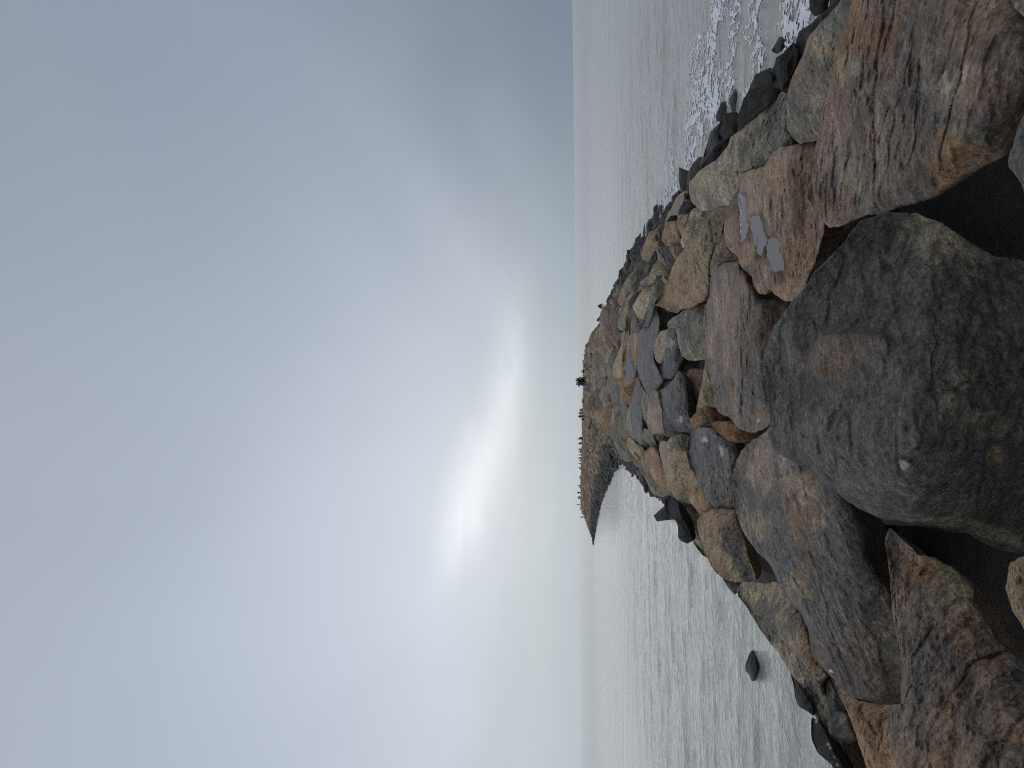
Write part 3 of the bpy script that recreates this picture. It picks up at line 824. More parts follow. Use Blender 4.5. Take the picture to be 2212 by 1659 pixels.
  'J 1140 1210 1200 1130 1380 1070 1500 1100 1490 1370 1330 1310 1220 1255', ('pale', 'olive'), dict(patches=[('J 1440 1220', 30, 'slate', .8)], dz=-.02)),
 ('black weedy rock washed by the calm water, largest of the black ones there',
  'E 450 970 500 940 565 1000 580 1060 620 1150 650 1220 675 1310 640 1332 590 1312 558 1280 563 1200 540 1140 490 1110 458 1060', ('wet', 'black', 'weed'), dict(dz=.1)),
 ('lone black rock standing clear of the shore in the calm water',
  'G 1125 718 1152 780 1172 880 1162 930 1130 982 1108 920 1078 892 1074 840 1098 780', ('black', 'wet'), dict(sea=True, lf=1.1)),
 ('black wet rock with barnacle specks at the bottom edge of the picture',
  'G 1598 1250 1655 1290 1710 1370 1770 1500 1860 1650 1910 1760 1800 1760 1768 1640 1650 1540 1600 1430', ('black', 'wet', 'weed'), dict(dz=.05, patches=[('G 1750 1500', 3, 'pale', .9), ('G 1780 1570', 3, 'pale', .9), ('G 1760 1610', 2.5, 'pale', .9), ('G 1800 1630', 3, 'pale', .9), ('G 1735 1470', 2.5, 'pale', .9), ('G 1640 1290', 3, 'pale', .8)])),
 ('dark wet rock just above the barnacled one at the water line',
  'G 1430 900 1490 990 1550 1070 1600 1150 1620 1250 1570 1212 1500 1172 1470 1100 1458 1000', ('wet', 'dark'), dict(dz=.05)),
 ('big dark grey wet slab sloping to the foam behind the olive-tan boulder',
  'A 1190 540 1185 420 1210 300 1235 205 1310 160 1400 70 1480 0 1560 -70 1680 -70 1560 40 1450 130 1350 230 1310 280 1290 350 1240 450 1205 540', ('dark', 'wet'), dict(dz=-.1, bump=.5)),
 ('black rock in the breaking foam at the top edge of the picture',
  'A 1308 70 1305 0 1315 -70 1440 -70 1410 0 1395 80 1345 112', ('black', 'wet'), dict(dz=.1)),
]
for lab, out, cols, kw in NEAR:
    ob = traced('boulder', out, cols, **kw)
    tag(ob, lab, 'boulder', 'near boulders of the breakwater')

# smaller traced stones: pieces of the breakwater
MORE = [
 ('J 670 170 705 220 720 450 745 700 752 1000 770 1160 700 1205 620 1182 580 1050 552 850 568 560 608 300', 'blue grey', dict(fol=4)),
 ('J 700 230 770 350 850 480 835 700 845 945 760 820 728 640', 'slate olive', dict(dz=-.05)),
 ('J 930 320 1005 400 1050 600 1085 750 1105 1060 920 1085 835 1000 815 780 845 480', 'pink grey brown', dict(fol=4)),
 ('J 420 540 505 600 550 850 565 1120 470 1095 428 850 400 640', 'grey blue', dict(fol=4)),
 ('J 1060 680 1140 780 1210 920 1300 1020 1220 1085 1130 1095 1088 1000 1066 800', 'slate dark', dict(dz=-.05)),
 ('J 740 980 830 995 910 1090 970 1190 1020 1320 1070 1520 950 1390 890 1255 800 1205 745 1135', 'grey olive', dict(dz=-.05)),
 ('J 940 1075 1110 1105 1190 1130 1150 1220 1040 1215 980 1160', 'brown dkbrown', dict(dz=-.15)),
 ('J 465 1118 560 1135 645 1228 745 1258 785 1370 790 1510 720 1455 600 1335 498 1212', 'tan olive pale', dict(dz=-.05, fol=-50)),
 ('J 385 1130 470 1168 600 1332 725 1462 780 1575 700 1548 555 1372 435 1222', 'tan pale', dict(dz=-.15, fol=-50)),
 ('X 770 380 815 345 860 500 860 640 838 770 800 835 738 802 726 700 742 560', 'blue grey', dict(fol=4)),
 ('X 800 320 875 288 880 400 860 560 838 690 798 560 786 420', 'rust tan grey', dict()),
 ('H 1130 780 1190 490 1260 400 1250 800 1200 1000 1215 1250 1190 1500 1090 1610 980 1605 885 1500 895 1350 955 1200 1025 1000 1075 900', 'tan brown olive', dict(fol=4)),
 ('Z 808 1400 868 1300 930 1220 1025 1135 1045 1180 985 1400 940 1540 868 1525 818 1442', 'tan pale olive', dict(fol=50)),
 ('Z 1060 1130 1145 1128 1165 1180 1045 1390 1015 1500 975 1610 865 1665 925 1540 975 1380 1038 1200', 'grey blue', dict(fol=50)),
 ('X 840 140 870 190 900 222 880 285 808 295 786 260 818 200', 'blue grey', dict()),
 ('Z 1058 758 1125 850 1170 920 1225 1000 1180 985 1095 900 1068 830', 'olive grey', dict(dz=-.05)),
 ('Z 1060 885 1100 925 1205 1000 1225 1080 1120 1058 1065 1065 1042 1135 958 1175 978 1080 1018 970', 'tan olive grey', dict()),
 ('Z 1115 758 1205 775 1235 850 1285 900 1225 1000 1160 905', 'dark slate', dict(dz=-.15)),
 ('Z 1128 600 1168 500 1240 458 1300 465 1315 640 1350 725 1240 748 1155 735 1116 680', 'brown tan grey', dict()),
 ('Z 1325 705 1338 600 1398 490 1438 360 1480 325 1545 368 1610 355 1720 325 1660 405 1550 530 1450 650 1390 750 1350 770', 'olive pale grey', dict(fol=40, bump=.7)),
 ('Z 1185 738 1250 745 1305 705 1350 735 1345 830 1280 910 1228 832', 'grey brown', dict(dz=-.05)),
 ('Z 1308 370 1328 308 1390 248 1435 258 1465 320 1425 388 1350 405', 'dark wet', dict(dz=.05)),
 ('Z 1165 492 1205 440 1280 412 1290 460 1235 472', 'black wet', dict(dz=.0)),
 ('Z 1280 470 1350 400 1420 385 1400 480 1345 590 1310 640', 'olive brown', dict(dz=-.1)),
 ('Z 1360 180 1382 165 1398 240 1365 245', 'black wet', dict(dz=.1)),
 ('Z 1395 110 1415 100 1428 250 1440 290 1405 240', 'black wet', dict(dz=.05)),
 ('Z 812 730 870 713 880 780 860 830 845 885 800 905 766 882 818 800', 'black wet', dict(dz=.15)),
 ('Z 865 882 898 770 960 738 1008 788 998 852 920 925', 'black wet', dict(dz=.1)),
 ('Z 1003 620 1030 545 1044 560 1034 620 1015 645', 'black wet', dict(dz=.1)),
 ('Z 1045 640 1062 615 1075 650 1068 700', 'black wet', dict(dz=.1)),
 ('Z 1075 720 1110 600 1130 590 1125 690 1150 740 1090 752', 'black wet', dict(dz=.05)),
 ('A 612 1030 630 960 660 858 722 800 715 900 730 945 705 965 640 1025', 'black wet', dict(dz=.1)),
 ('A 690 762 728 668 772 655 772 722 735 795 698 792', 'black wet', dict(sea=True)),
 ('A 720 800 768 738 832 728 850 792 820 865 755 915 718 882', 'black weed', dict(dz=.1)),
 ('A 790 705 778 650 830 565 872 556 890 612 880 702 835 738 800 740', 'black weed', dict(dz=.1)),
 ('A 878 640 918 588 1010 556 1055 525 1115 560 1100 645 1010 715 915 790 835 860 835 770', 'weed black wet', dict(dz=.05)),
 ('A 1008 532 1040 462 1065 500 1068 545 1020 560', 'black wet', dict(dz=.1)),
 ('A 1058 482 1088 378 1130 348 1200 275 1225 330 1215 425 1180 510 1130 590 1070 570', 'black weed wet', dict(dz=.05)),
 ('A 718 922 785 885 775 962 710 1045 655 1085 612 1105 585 1115 635 1030 678 970', 'black wet', dict(dz=.0)),
 ('A 448 1382 488 1308 532 1328 548 1362 485 1398 450 1405', 'dark wet', dict(dz=.05)),
 ('A 368 1452 400 1408 445 1405 440 1440', 'black wet', dict(dz=.05)),
 ('A 1058 332 1108 240 1152 236 1150 300 1092 355', 'black weed', dict(sea=True)),
 ('A 1100 600 1160 520 1215 440 1210 560 1165 600 1090 660', 'black wet', dict(dz=-.1)),
 ('Y 845 408 900 425 960 478 1015 560 1070 602 1145 668 1090 665 1030 602 950 552 900 502 858 462', 'black wet', dict(sea=True)),
 ('Y 918 570 945 548 958 600 940 672 923 620', 'black wet', dict(sea=True)),
 ('Y 1150 700 1200 690 1270 730 1310 800 1260 790 1190 740', 'slate wet', dict(dz=.0)),
 ('G 895 155 960 160 1055 182 1010 240 995 290 940 232', 'grey dkbrown', dict(dz=-.15)),
 ('H 705 620 935 586 965 640 930 785 720 815 688 860 676 720', 'brown pink', dict(bump=.6)),
 ('H 676 560 738 440 850 265 892 290 845 545 762 578 690 615', 'orange tan grey', dict()),
 ('H 886 240 958 100 1055 -5 1042 160 1075 245 1005 345 896 292', 'grey blue', dict()),
 ('H 975 420 1065 258 1195 225 1195 485 1125 598 1055 545 996 492', 'grey olive', dict(bump=.6)),
 ('H 896 470 960 365 998 440 995 525 952 578 898 562', 'rust pink', dict(dz=-.05)),
 ('H 1035 80 1150 -5 1240 15 1195 165 1062 248', 'olive dkbrown', dict(dz=-.08)),
 ('H 765 1030 860 1000 970 1075 942 1210 820 1248 756 1182', 'olive grey', dict(bump=.6)),
 ('H 936 650 1050 585 1120 598 1112 725 1000 788 946 732', 'grey blue', dict(dz=-.03)),
 ('H 714 830 850 796 900 850 880 965 790 1008 694 902', 'olive grey', dict()),
 ('H 555 905 620 755 660 900 650 1055 602 1180 553 1062', 'tan brown', dict()),
 ('H 565 20 640 -25 725 -15 740 50 685 98 608 75', 'dark wet', dict(dz=.1)),
 ('H 610 250 700 120 745 180 690 330 560 370 545 330', 'brown olive', dict()),
 ('H 640 420 720 330 740 350 690 480 650 530', 'grey olive', dict()),
 ('H 480 640 600 600 640 650 560 800 480 830 455 750', 'brown tan', dict()),
 ('I 390 270 470 240 480 340 430 480 340 500 390 400', 'black wet', dict(dz=.1)),
 ('I 280 620 400 530 470 560 430 640 330 720 240 780', 'dark wet', dict(dz=.08)),
 ('I 500 740 620 560 740 350 760 480 680 640 620 720 520 800', 'slate dark', dict(dz=.05, fol=50)),
 ('I 520 850 640 760 660 780 600 940 560 990 490 880', 'olive slate', dict(dz=.0)),
 ('I 340 860 450 760 470 800 390 920 350 930', 'purple slate', dict(dz=.08)),
 ('I 370 1260 480 1080 560 960 720 870 700 1000 600 1180 560 1330 480 1400 400 1320', 'tan grey', dict(dz=-.02)),
 ('I 300 1180 430 1050 560 980 480 1080 360 1260 300 1330', 'dark slate', dict(dz=.0)),
]
for out, cols, kw in MORE:
    traced('boulder', out, tuple(cols.split()), parent=breakwater, smooth=0, **kw)

# ------------------------------------------------------------------ procedural stones beyond the traced ones
def ico(sub):
    import bmesh
    bm = bmesh.new()
    bmesh.ops.create_icosphere(bm, subdivisions=sub, radius=1.0)
    v = np.array([q.co[:] for q in bm.verts]); f = np.array([[q.index for q in p.verts] for p in bm.faces])
    bm.free()
    return v, f


def stone_shapes(sub, n, rough):
    v, f = ico(sub)
    res = []
    for k in range(n):
        r = np.random.default_rng(300 + k + 1000 * sub)
        nn = r.normal(size=(11, 3)); nn /= np.linalg.norm(nn, axis=1)[:, None]
        dd = r.uniform(0.6, 1.0, 11)
        dot = v @ nn.T
        t = np.where(dot > 0.05, dd[None] / np.maximum(dot, 0.05), 9.0)
        srt = np.sort(t, 1)
        rad = np.minimum(srt[:, 0], 1.25)
        rad = rad - 0.03 * np.exp(-((srt[:, 1] - srt[:, 0]) / 0.03) ** 1)      # worn edges
        p = v * rad[:, None]
        p = p * (1 + rough * fbm(p * 2.2 + k * 3, 4, 0.55, seed=k))[:, None]
        res.append(p * np.array([r.uniform(0.95, 1.35), r.uniform(0.75, 1.0), r.uniform(0.5, 0.75)]))
    return res, f


PAL = [('tan', .9), ('olive', .9), ('grey', 1), ('brown', .8), ('pink', .9), ('blue', .9), ('pale', .62), ('slate', 1), ('tan', .75), ('brown', 1), ('olive', .8), ('purple', 1)]


PALF = [('tan', .80), ('olive', .85), ('brown', 1.0), ('pink', .85), ('tan', .65), ('brown', .8), ('olive', .7), ('pale', .55), ('purple', 1), ('grey', .85)]


def rot_random(r, flat=0.35):
    a = r.uniform(0, 2 * math.pi)
    q = Matrix.Rotation(a, 3, 'Z') @ Matrix.Rotation(r.normal() * flat, 3, 'X') @ Matrix.Rotation(r.normal() * flat, 3, 'Y')
    return np.array(q)


def stone_colour(P, r, seed):
    pal = PALF if P[:, 1].mean() > 45 else PAL
    nm, s = pal[r.integers(len(pal))]
    nm2, s2 = pal[r.integers(len(pal))]
    a = np.array(C_[nm]) * s; b = np.array(C_[nm2]) * s2
    f = smooth01(fbm(P * 1.1 + seed, 3, seed=5), -0.3, 0.6) * 0.7
    c = (a[None] * (1 - f)[:, None] + b[None] * f[:, None]) * (r.uniform(0.75, 1.15) if P[:, 1].mean() < 45 else r.uniform(0.5, 1.2))
    return wet_band(P, c, 0)


SH3, F3 = stone_shapes(3, 16, 0.022)
SH2, F2 = stone_shapes(2, 16, 0.03)
SH1, F1 = stone_shapes(1, 16, 0.0)
r = np.random.default_rng(4)
cells = []
y = -7.0
while y < 262:
    step = 1.15 if y < 45 else (1.0 if y < 100 else 0.95)
    wl, wr = np.interp(y, _ky, _wl) - 0.4, np.interp(y, _ky2, _wr) + 0.4
    if y > 150: wr = min(wr, np.interp(y, _ky2, _cr) + 3.0)
    xx = wl + r.uniform(0, step)
    while xx < wr:
        cells.append((xx + r.normal() * 0.28 * step, y + r.normal() * 0.28 * step, step))
        xx += step
    y += step * 0.92
singles, mass = [], []
for (x0, y0, st) in cells:
    zs = float(zsurf(x0, y0))
    if zs < SEA - 0.45 or (1.0 < y0 < 9.0 and abs(x0) < 3.4): continue
    d = math.hypot(x0, y0)
    size = st * r.uniform(0.55, 0.86)
    # how far the stone stands out; under the hand-placed boulders the filling lies deep
    a = CY - FPX * x0 / max(y0, 1)
    sunk = 0.20 if y0 < 55 else 0.06
    if 1.5 < y0 < 34 and -2.9 < x0 < 3.4 + 0.03 * y0:
        sunk = float(np.interp(y0, [2, 6, 22, 34], [3.0, 2.3, 0.85, 0.25]))
    elif 1.5 < y0 < 40:
        sunk = float(np.interp(y0, [2, 10, 25, 40], [1.3, 1.05, 1.2, 0.35]))
    if 34 <= y0 < 100 and x0 < np.interp(y0, _ky, _cl) + 0.5: sunk += 0.18
    if 7 < y0 < 45 and x0 > 5.0:
        sunk = float(np.interp(y0, [7, 22, 30], [0.85, 0.72, 0.32])); size *= 0.8
    if y0 <= 1.5: sunk = 0.55 + size * 0.4
    zc = zs - sunk + r.normal() * 0.07 - 0.05
    if y0 > 30 and r.random() < 0.06: zc += 0.18
    (singles if 3 < y0 < 52 and zs > SEA - 0.3 else mass).append((x0, y0, zc, size, d))
singles.sort(key=lambda q: q[4])
vis = [q for q in singles if q[1] > 20]
hid = [q for q in singles if q[1] <= 20]
vis, rest = vis[:150], vis[150:]
mass += hid + rest
for (x0, y0, zc, size, d) in vis:
    sh = SH3[r.integers(16)]
    Rm_ = rot_random(r)
    V = (sh * size) @ Rm_.T
    Pw = V + np.array([x0, y0, zc])
    col, kk = stone_colour(Pw, r, x0)
    ob = link('boulder', np_mesh('boulder', V, F3, False, col, kk), ROCK, breakwater)
    ob.location = (x0, y0, zc)
def joined(name, lot, label, subdue):
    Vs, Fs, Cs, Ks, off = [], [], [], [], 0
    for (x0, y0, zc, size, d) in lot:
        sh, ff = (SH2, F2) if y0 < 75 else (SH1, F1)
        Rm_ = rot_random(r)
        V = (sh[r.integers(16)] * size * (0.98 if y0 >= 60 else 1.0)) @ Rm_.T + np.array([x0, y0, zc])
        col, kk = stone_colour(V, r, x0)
        if subdue: col, kk = col * 0.10 + np.array(C_['dark']) * 0.15, kk * 0.6      # painted shade: stones coloured near black so the gaps read dark
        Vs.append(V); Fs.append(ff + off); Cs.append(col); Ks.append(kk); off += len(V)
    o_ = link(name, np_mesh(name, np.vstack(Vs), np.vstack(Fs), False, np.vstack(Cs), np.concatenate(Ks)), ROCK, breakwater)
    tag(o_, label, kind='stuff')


joined('distant_rubble', [q for q in mass if q[1] >= 20], 'mass of small boulders on the far part of the breakwater', False)
joined('rubble_fill', [q for q in mass if q[1] < 20], 'rubble deep between the near boulders, gap shade painted into its colour', True)

# rubble core under the stones
ys = np.concatenate([np.arange(-9, 60, 1.0), np.arange(60, 268, 2.5)])
us = np.linspace(-0.12, 1.12, 40)
wl = np.interp(ys, _ky, _wl) - 1.5; wr = np.interp(ys, _ky2, _wr) + 1.5
X = wl[:, None] + (wr - wl)[:, None] * us[None]
Y = np.repeat(ys[:, None], len(us), 1)
sink = np.interp(ys, [-9, 0, 8, 25, 45], [3.4, 3.4, 3.0, 1.6, 0.75])[:, None]
Zc = zsurf(X, Y) - sink
p = np.stack([X.ravel(), Y.ravel(), Zc.ravel()], 1)
p[:, 2] += 0.15 * fbm(p * 0.9, 3, seed=8)
idx = np.arange(p.shape[0]).reshape(len(ys), len(us))
quads = np.stack([idx[:-1, :-1], idx[:-1, 1:], idx[1:, 1:], idx[1:, :-1]], -1).reshape(-1, 4)
cc, kk = wet_band(p, np.tile(np.array(C_['dkbrown']) * 0.5, (len(p), 1)), 1)  # dark core colour paints in the shade seen down the gaps
link('rubble_core', np_mesh('rubble_core', p, quads, True, cc, kk), ROCK, breakwater)

# ------------------------------------------------------------------ foam on the right-hand water
def to_sea(s):
    q = P2(s)
    d = ray(q[:, 0], q[:, 1])
    t = (SEA - EYE[2]) / d[:, 2]
    return (EYE + d * t[:, None])[:, :2]


lines = [('A 760 -60 730 0 690 150 680 300 655 430 600 560 545 700 520 850 510 1000 545 1100', 1.05, 1.0),
         ('A 700 560 740 620 700 660 620 720 560 760', 0.7, 1.0),
         ('A 950 -40 940 60 900 180 960 250 985 350 980 450 915 580', 0.55, 0.85),
         ('A 830 60 820 200 815 300 800 450 795 580', 0.5, 0.85),
         ('A 530 830 575 830 590 900 615 950', 0.4, 1.0),
         ('A 545 1100 555 1150 500 1200 430 1190 400 1080 400 930', 0.8, 0.75),
         ('A 430 1190 440 1280 400 1340 350 1420 310 1500 320 1580', 1.2, 0.72),
         ('A 1215 -30 1220 60 1250 120 1270 160', 0.9, 1.25),
         ('A 1260 -40 1270 60 1290 130', 0.6, 1.25),
         ('A 640 520 600 400 560 380 520 450', 0.9, 0.6),
         ('A 230 1620 260 1600 300 1600', 1.6, 0.8), ('Z 830 780 870 860 905 760', .8, .9), ('Z 1000 700 1040 740 1060 760', 1.2, .9)]
fx, fy = np.arange(4.0, 19, 0.055), np.arange(9, 80, 0.055)
X, Y = np.meshgrid(fx, fy)
P = np.stack([X.ravel(), Y.ravel()], 1)
dens = np.zeros(len(P))
warp = np.stack([fbm(np.stack([P[:, 0] * .5, P[:, 1] * .5, 0 * P[:, 0]], 1), 3, seed=31), fbm(np.stack([P[:, 0] * .5, P[:, 1] * .5, 0 * P[:, 0] + 9], 1), 3, seed=32)], 1)
Pw = P + 0.45 * warp
for s, wd, st in lines:
    q = to_sea(s)
    dd = np.full(len(P), 1e9)
    for a, b in zip(q[:-1], q[1:]):
        e_ = b - a
        t = np.clip(((Pw - a) @ e_) / (e_ @ e_ + 1e-9), 0, 1)
        dd = np.minimum(dd, np.linalg.norm(Pw - a - t[:, None] * e_, axis=1))
    dens = np.maximum(dens, st * np.exp(-(dd / (wd * 1.45)) ** 2))
near_ = dens > 0.02
rd = np.full(len(P), 9.0)
q3 = np.stack([Pw[near_, 0] * 2.3, Pw[near_, 1] * 1.5, np.zeros(near_.sum())], 1)
r1 = np.abs(fbm(q3 * 1.0, 4, 0.55, seed=51)); r2 = np.abs(fbm(q3 * 2.3 + 7, 3, 0.55, seed=52))
rd[near_] = np.minimum(r1, r2 * 1.2) + 0.12 * np.abs(fbm(q3 * 6, 2, seed=53))
f = dens * 0.38 - rd - 0.035           # positive = foam
f = f.reshape(len(fy), len(fx))
zz = (SEA + waves(P[:, 0], P[:, 1])).reshape(f.shape) + 0.006
V3 = np.stack([X, Y, zz + np.clip(f, 0, 0.12) * 0.25], -1).reshape(-1, 3)
idx = np.arange(f.size).reshape(f.shape)
tri = np.concatenate([np.stack([idx[:-1, :-1], idx[:-1, 1:], idx[1:, 1:]], -1).reshape(-1, 3), np.stack([idx[:-1, :-1], idx[1:, 1:], idx[1:, :-1]], -1).reshape(-1, 3)])
fv = f.ravel()
tri = tri[(fv[tri] > 0).any(1)]
outv, outf = [V3], [tri[(fv[tri] > 0).all(1)]]
base = len(V3)
mixed = tri[~(fv[tri] > 0).all(1)]
pos_n = (fv[mixed] > 0).sum(1)
for want in (1, 2):
    tm = mixed[pos_n == want]
    if not len(tm): continue
    lone = np.argmax((fv[tm] > 0), 1) if want == 1 else np.argmax(~(fv[tm] > 0), 1)
    i0 = tm[np.arange(len(tm)), lone]; i1 = tm[np.arange(len(tm)), (lone + 1) % 3]; i2 = tm[np.arange(len(tm)), (lone + 2) % 3]
    ta = (fv[i0] / (fv[i0] - fv[i1]))[:, None]; tb = (fv[i0] / (fv[i0] - fv[i2]))[:, None]
    a = V3[i0] + (V3[i1] - V3[i0]) * ta; b = V3[i0] + (V3[i2] - V3[i0]) * tb
    ia = base + np.arange(len(tm)); ib = ia + len(tm); base += 2 * len(tm)
    outv += [a, b]
    if want == 1:
        outf.append(np.stack([i0, ia, ib], 1))
    else:
        outf += [np.stack([ia, i1, i2], 1), np.stack([ia, i2, ib], 1)]
V3 = np.vstack(outv); Fc = np.vstack(outf)
used = np.unique(Fc); remap = np.zeros(len(V3), int); remap[used] = np.arange(len(used))
foam = link('sea_foam', np_mesh('sea_foam', V3[used], remap[Fc], True), FOAM)
tag(foam, 'lacy white foam on the brown water beside the black rocks', 'foam', kind='stuff')

# ------------------------------------------------------------------ people on the far crest
SKIN = plain('skin', (.22, .13, .085), 0.6)
HAIR = plain('hair', (.012, .010, .010), 0.5)
CLOTH = {}


def cloth(col):
    key = tuple(col)
    if key not in CLOTH:
        CLOTH[key] = plain('cloth_%d' % len(CLOTH), col, 0.9, 0.1)
    return CLOTH[key]


def skin_mesh(name, joints, edges, sub=1):
    """joints: {name: (pos, radius)}; grow one surface round the edges"""
    names = [j for j in joints if any(j in e_ for e_ in edges)]
    me = bpy.data.meshes.new(name)
    me.from_pydata([joints[j][0] for j in names], [(names.index(a), names.index(b)) for a, b in edges], [])
    ob = bpy.data.objects.new(name, me)
    COL.objects.link(ob)
    md = ob.modifiers.new('skin', 'SKIN')
    md.use_smooth_shade = True
    for i, j in enumerate(names):
        rr = joints[j][1]
        sv = me.skin_vertices[0].data[i]
        sv.radius = (rr, rr) if not isinstance(rr, tuple) else rr
        sv.use_root = (i == 0)
    ss = ob.modifiers.new('sub', 'SUBSURF'); ss.levels = sub; ss.render_levels = sub
    dg = bpy.context.evaluated_depsgraph_get()
    out = bpy.data.meshes.new_from_object(ob.evaluated_get(dg))
    bpy.data.objects.remove(ob); bpy.data.meshes.remove(me)
    out.name = name
    return out


def pose(kind):
    J = dict(pelvis=((0, 0, .93), .13), waist=((0, 0, 1.08), .12), chest=((0, .01, 1.28), .145), neck=((0, .01, 1.43), .06),
             head=((0, -.01, 1.53), .085), crown=((0, 0, 1.64), .075))
    for s, n_ in ((1, 'r'), (-1, 'l')):
        J['shoulder' + n_] = ((s * .17, .01, 1.37), .065)
        J['elbow' + n_] = ((s * .23, .04, 1.10), .045)
        J['wrist' + n_] = ((s * .25, -.03, .87), .032)
        J['hand' + n_] = ((s * .25, -.06, .77), .035)
        J['hip' + n_] = ((s * .09, 0, .87), .10)
        J['knee' + n_] = ((s * .10, -.02, .48), .065)
        J['ankle' + n_] = ((s * .11, .02, .09), .045)
        J['toe' + n_] = ((s * .13, -.16, .04), .04)
    def setp(k, p): J[k] = (p, J[k][1])
    if kind == 'stride':
        for s, n_ in ((1, 'r'), (-1, 'l')):
            setp('knee' + n_, (s * .12, -.14 * s - .04, .49)); setp('ankle' + n_, (s * .16, -.24 * s, .09)); setp('toe' + n_, (s * .17, -.24 * s - .17, .04))
            setp('wrist' + n_, (s * .28, .14 * s - .05, .90)); setp('hand' + n_, (s * .29, .18 * s - .08, .81))
    if kind == 'wide':
        for s, n_ in ((1, 'r'), (-1, 'l')):
            setp('knee' + n_, (s * .17, -.02, .48)); setp('ankle' + n_, (s * .24, .02, .09)); setp('toe' + n_, (s * .28, -.15, .04))
            setp('elbow' + n_, (s * .34, .05, 1.16)); setp('wrist' + n_, (s * .26, -.08, .98)); setp('hand' + n_, (s * .18, -.11, .97))
    if kind == 'raise':
        setp('elbowl', (-.36, -.1, 1.40)); setp('wristl', (-.40, -.22, 1.62)); setp('handl', (-.38, -.26, 1.71))
        setp('elbowr', (.30, -.14, 1.22)); setp('wristr', (.16, -.30, 1.34)); setp('handr', (.10, -.33, 1.38))
    if kind == 'sit':
        dz_ = .52
        for k in ('pelvis', 'waist', 'chest', 'neck', 'head', 'crown', 'shoulderr', 'shoulderl', 'elbowr', 'elbowl', 'wristr', 'wristl', 'handr', 'handl', 'hipr', 'hipl'):
            p_, rr = J[k]; J[k] = ((p_[0], p_[1], p_[2] - dz_), rr)
        for s, n_ in ((1, 'r'), (-1, 'l')):
            setp('knee' + n_, (s * .14, -.40, .50)); setp('ankle' + n_, (s * .12, -.36, .09)); setp('toe' + n_, (s * .14, -.52, .04))
            setp('elbow' + n_, (s * .24, -.10, .63)); setp('wrist' + n_, (s * .13, -.32, .58)); setp('hand' + n_, (s * .07, -.39, .58))
        for k, dy_ in (('chest', -.06), ('neck', -.12), ('head', -.16), ('crown', -.16), ('shoulderr', -.07), ('shoulderl', -.07)):
            p_, rr = J[k]; J[k] = ((p_[0], p_[1] + dy_, p_[2]), rr)
    if kind == 'bend':
        for k, dy_, dz_ in (('waist', -.06, -.02), ('chest', -.24, -.12), ('neck', -.38, -.16), ('head', -.46, -.18), ('crown', -.53, -.20), ('shoulderr', -.30, -.14), ('shoulderl', -.30, -.14),
                            ('elbowr', -.36, -.16), ('elbowl', -.36, -.16), ('wristr', -.40, -.22), ('wristl', -.40, -.22), ('handr', -.42, -.24), ('handl', -.42, -.24)):
            p_, rr = J[k]; J[k] = ((p_[0], p_[1] + dy_, p_[2] + dz_), rr)
    return J


SPINE = [('pelvis', 'waist'), ('waist', 'chest'), ('chest', 'neck'), ('neck', 'head'), ('head', 'crown')]
ARMS = [e_ for n_ in 'rl' for e_ in (('chest', 'shoulder' + n_), ('shoulder' + n_, 'elbow' + n_), ('elbow' + n_, 'wrist' + n_), ('wrist' + n_, 'hand' + n_))]
LEGS = [e_ for n_ in 'rl' for e_ in (('pelvis', 'hip' + n_), ('hip' + n_, 'knee' + n_), ('knee' + n_, 'ankle' + n_), ('ankle' + n_, 'toe' + n_))]


def grow(J, keys, d):
    return {k: (p_, (rr + d)) for k, (p_, rr) in J.items() if k in keys}


def person_meshes(kind, skirt):
    J = pose(kind)
    body = skin_mesh('person_body', J, SPINE + ARMS + LEGS)
    top = skin_mesh('person_shirt', grow(J, ('pelvis', 'waist', 'chest', 'shoulderr', 'elbowr', 'shoulderl', 'elbowl'), .028),
                    [('waist', 'chest'), ('waist', 'pelvis')] + [e_ for n_ in 'rl' for e_ in (('chest', 'shoulder' + n_), ('shoulder' + n_, 'elbow' + n_))])
    J2 = grow(J, ('pelvis', 'hipr', 'hipl', 'kneer', 'kneel', 'ankler', 'anklel'), .018 if not skirt else .05)
    if skirt and kind != 'sit':
        J2 = dict(pelvis=((0, 0, .98), .16), kneer=((0, 0, .55), .22), ankler=((0, .01, .12), .26))
        low = skin_mesh('person_skirt', J2, [('pelvis', 'kneer'), ('kneer', 'ankler')])
    else:
        low = skin_mesh('person_trousers', J2, [e_ for n_ in 'rl' for e_ in (('pelvis', 'hip' + n_), ('hip' + n_, 'knee' + n_), ('knee' + n_, 'ankle' + n_))])
    h0, h1 = np.array(J['head'][0]), np.array(J['crown'][0])
    v, f_ = ico(2)
    ax_ = (h1 - h0) / np.linalg.norm(h1 - h0)
    hv = v * np.array([.098, .112, .10]) + (h0 * .35 + h1 * .65) + np.array([0, .018, .012])
    hair = np_mesh('person_hair', hv, f_, True)
    return body, top, low, hair


PM = {}
BLK, NVY, GRY, WHT, TANC, REDC, TEAL, BRN, DRED, PNK, BLU = (.012, .012, .014), (.02, .028, .05), (.16, .17, .18), (.62, .63, .65), (.36, .31, .24), (.22, .02, .025), (.02, .09, .13), (.10, .075, .05), (.11, .012, .02), (.22, .16, .17), (.06, .08, .14)
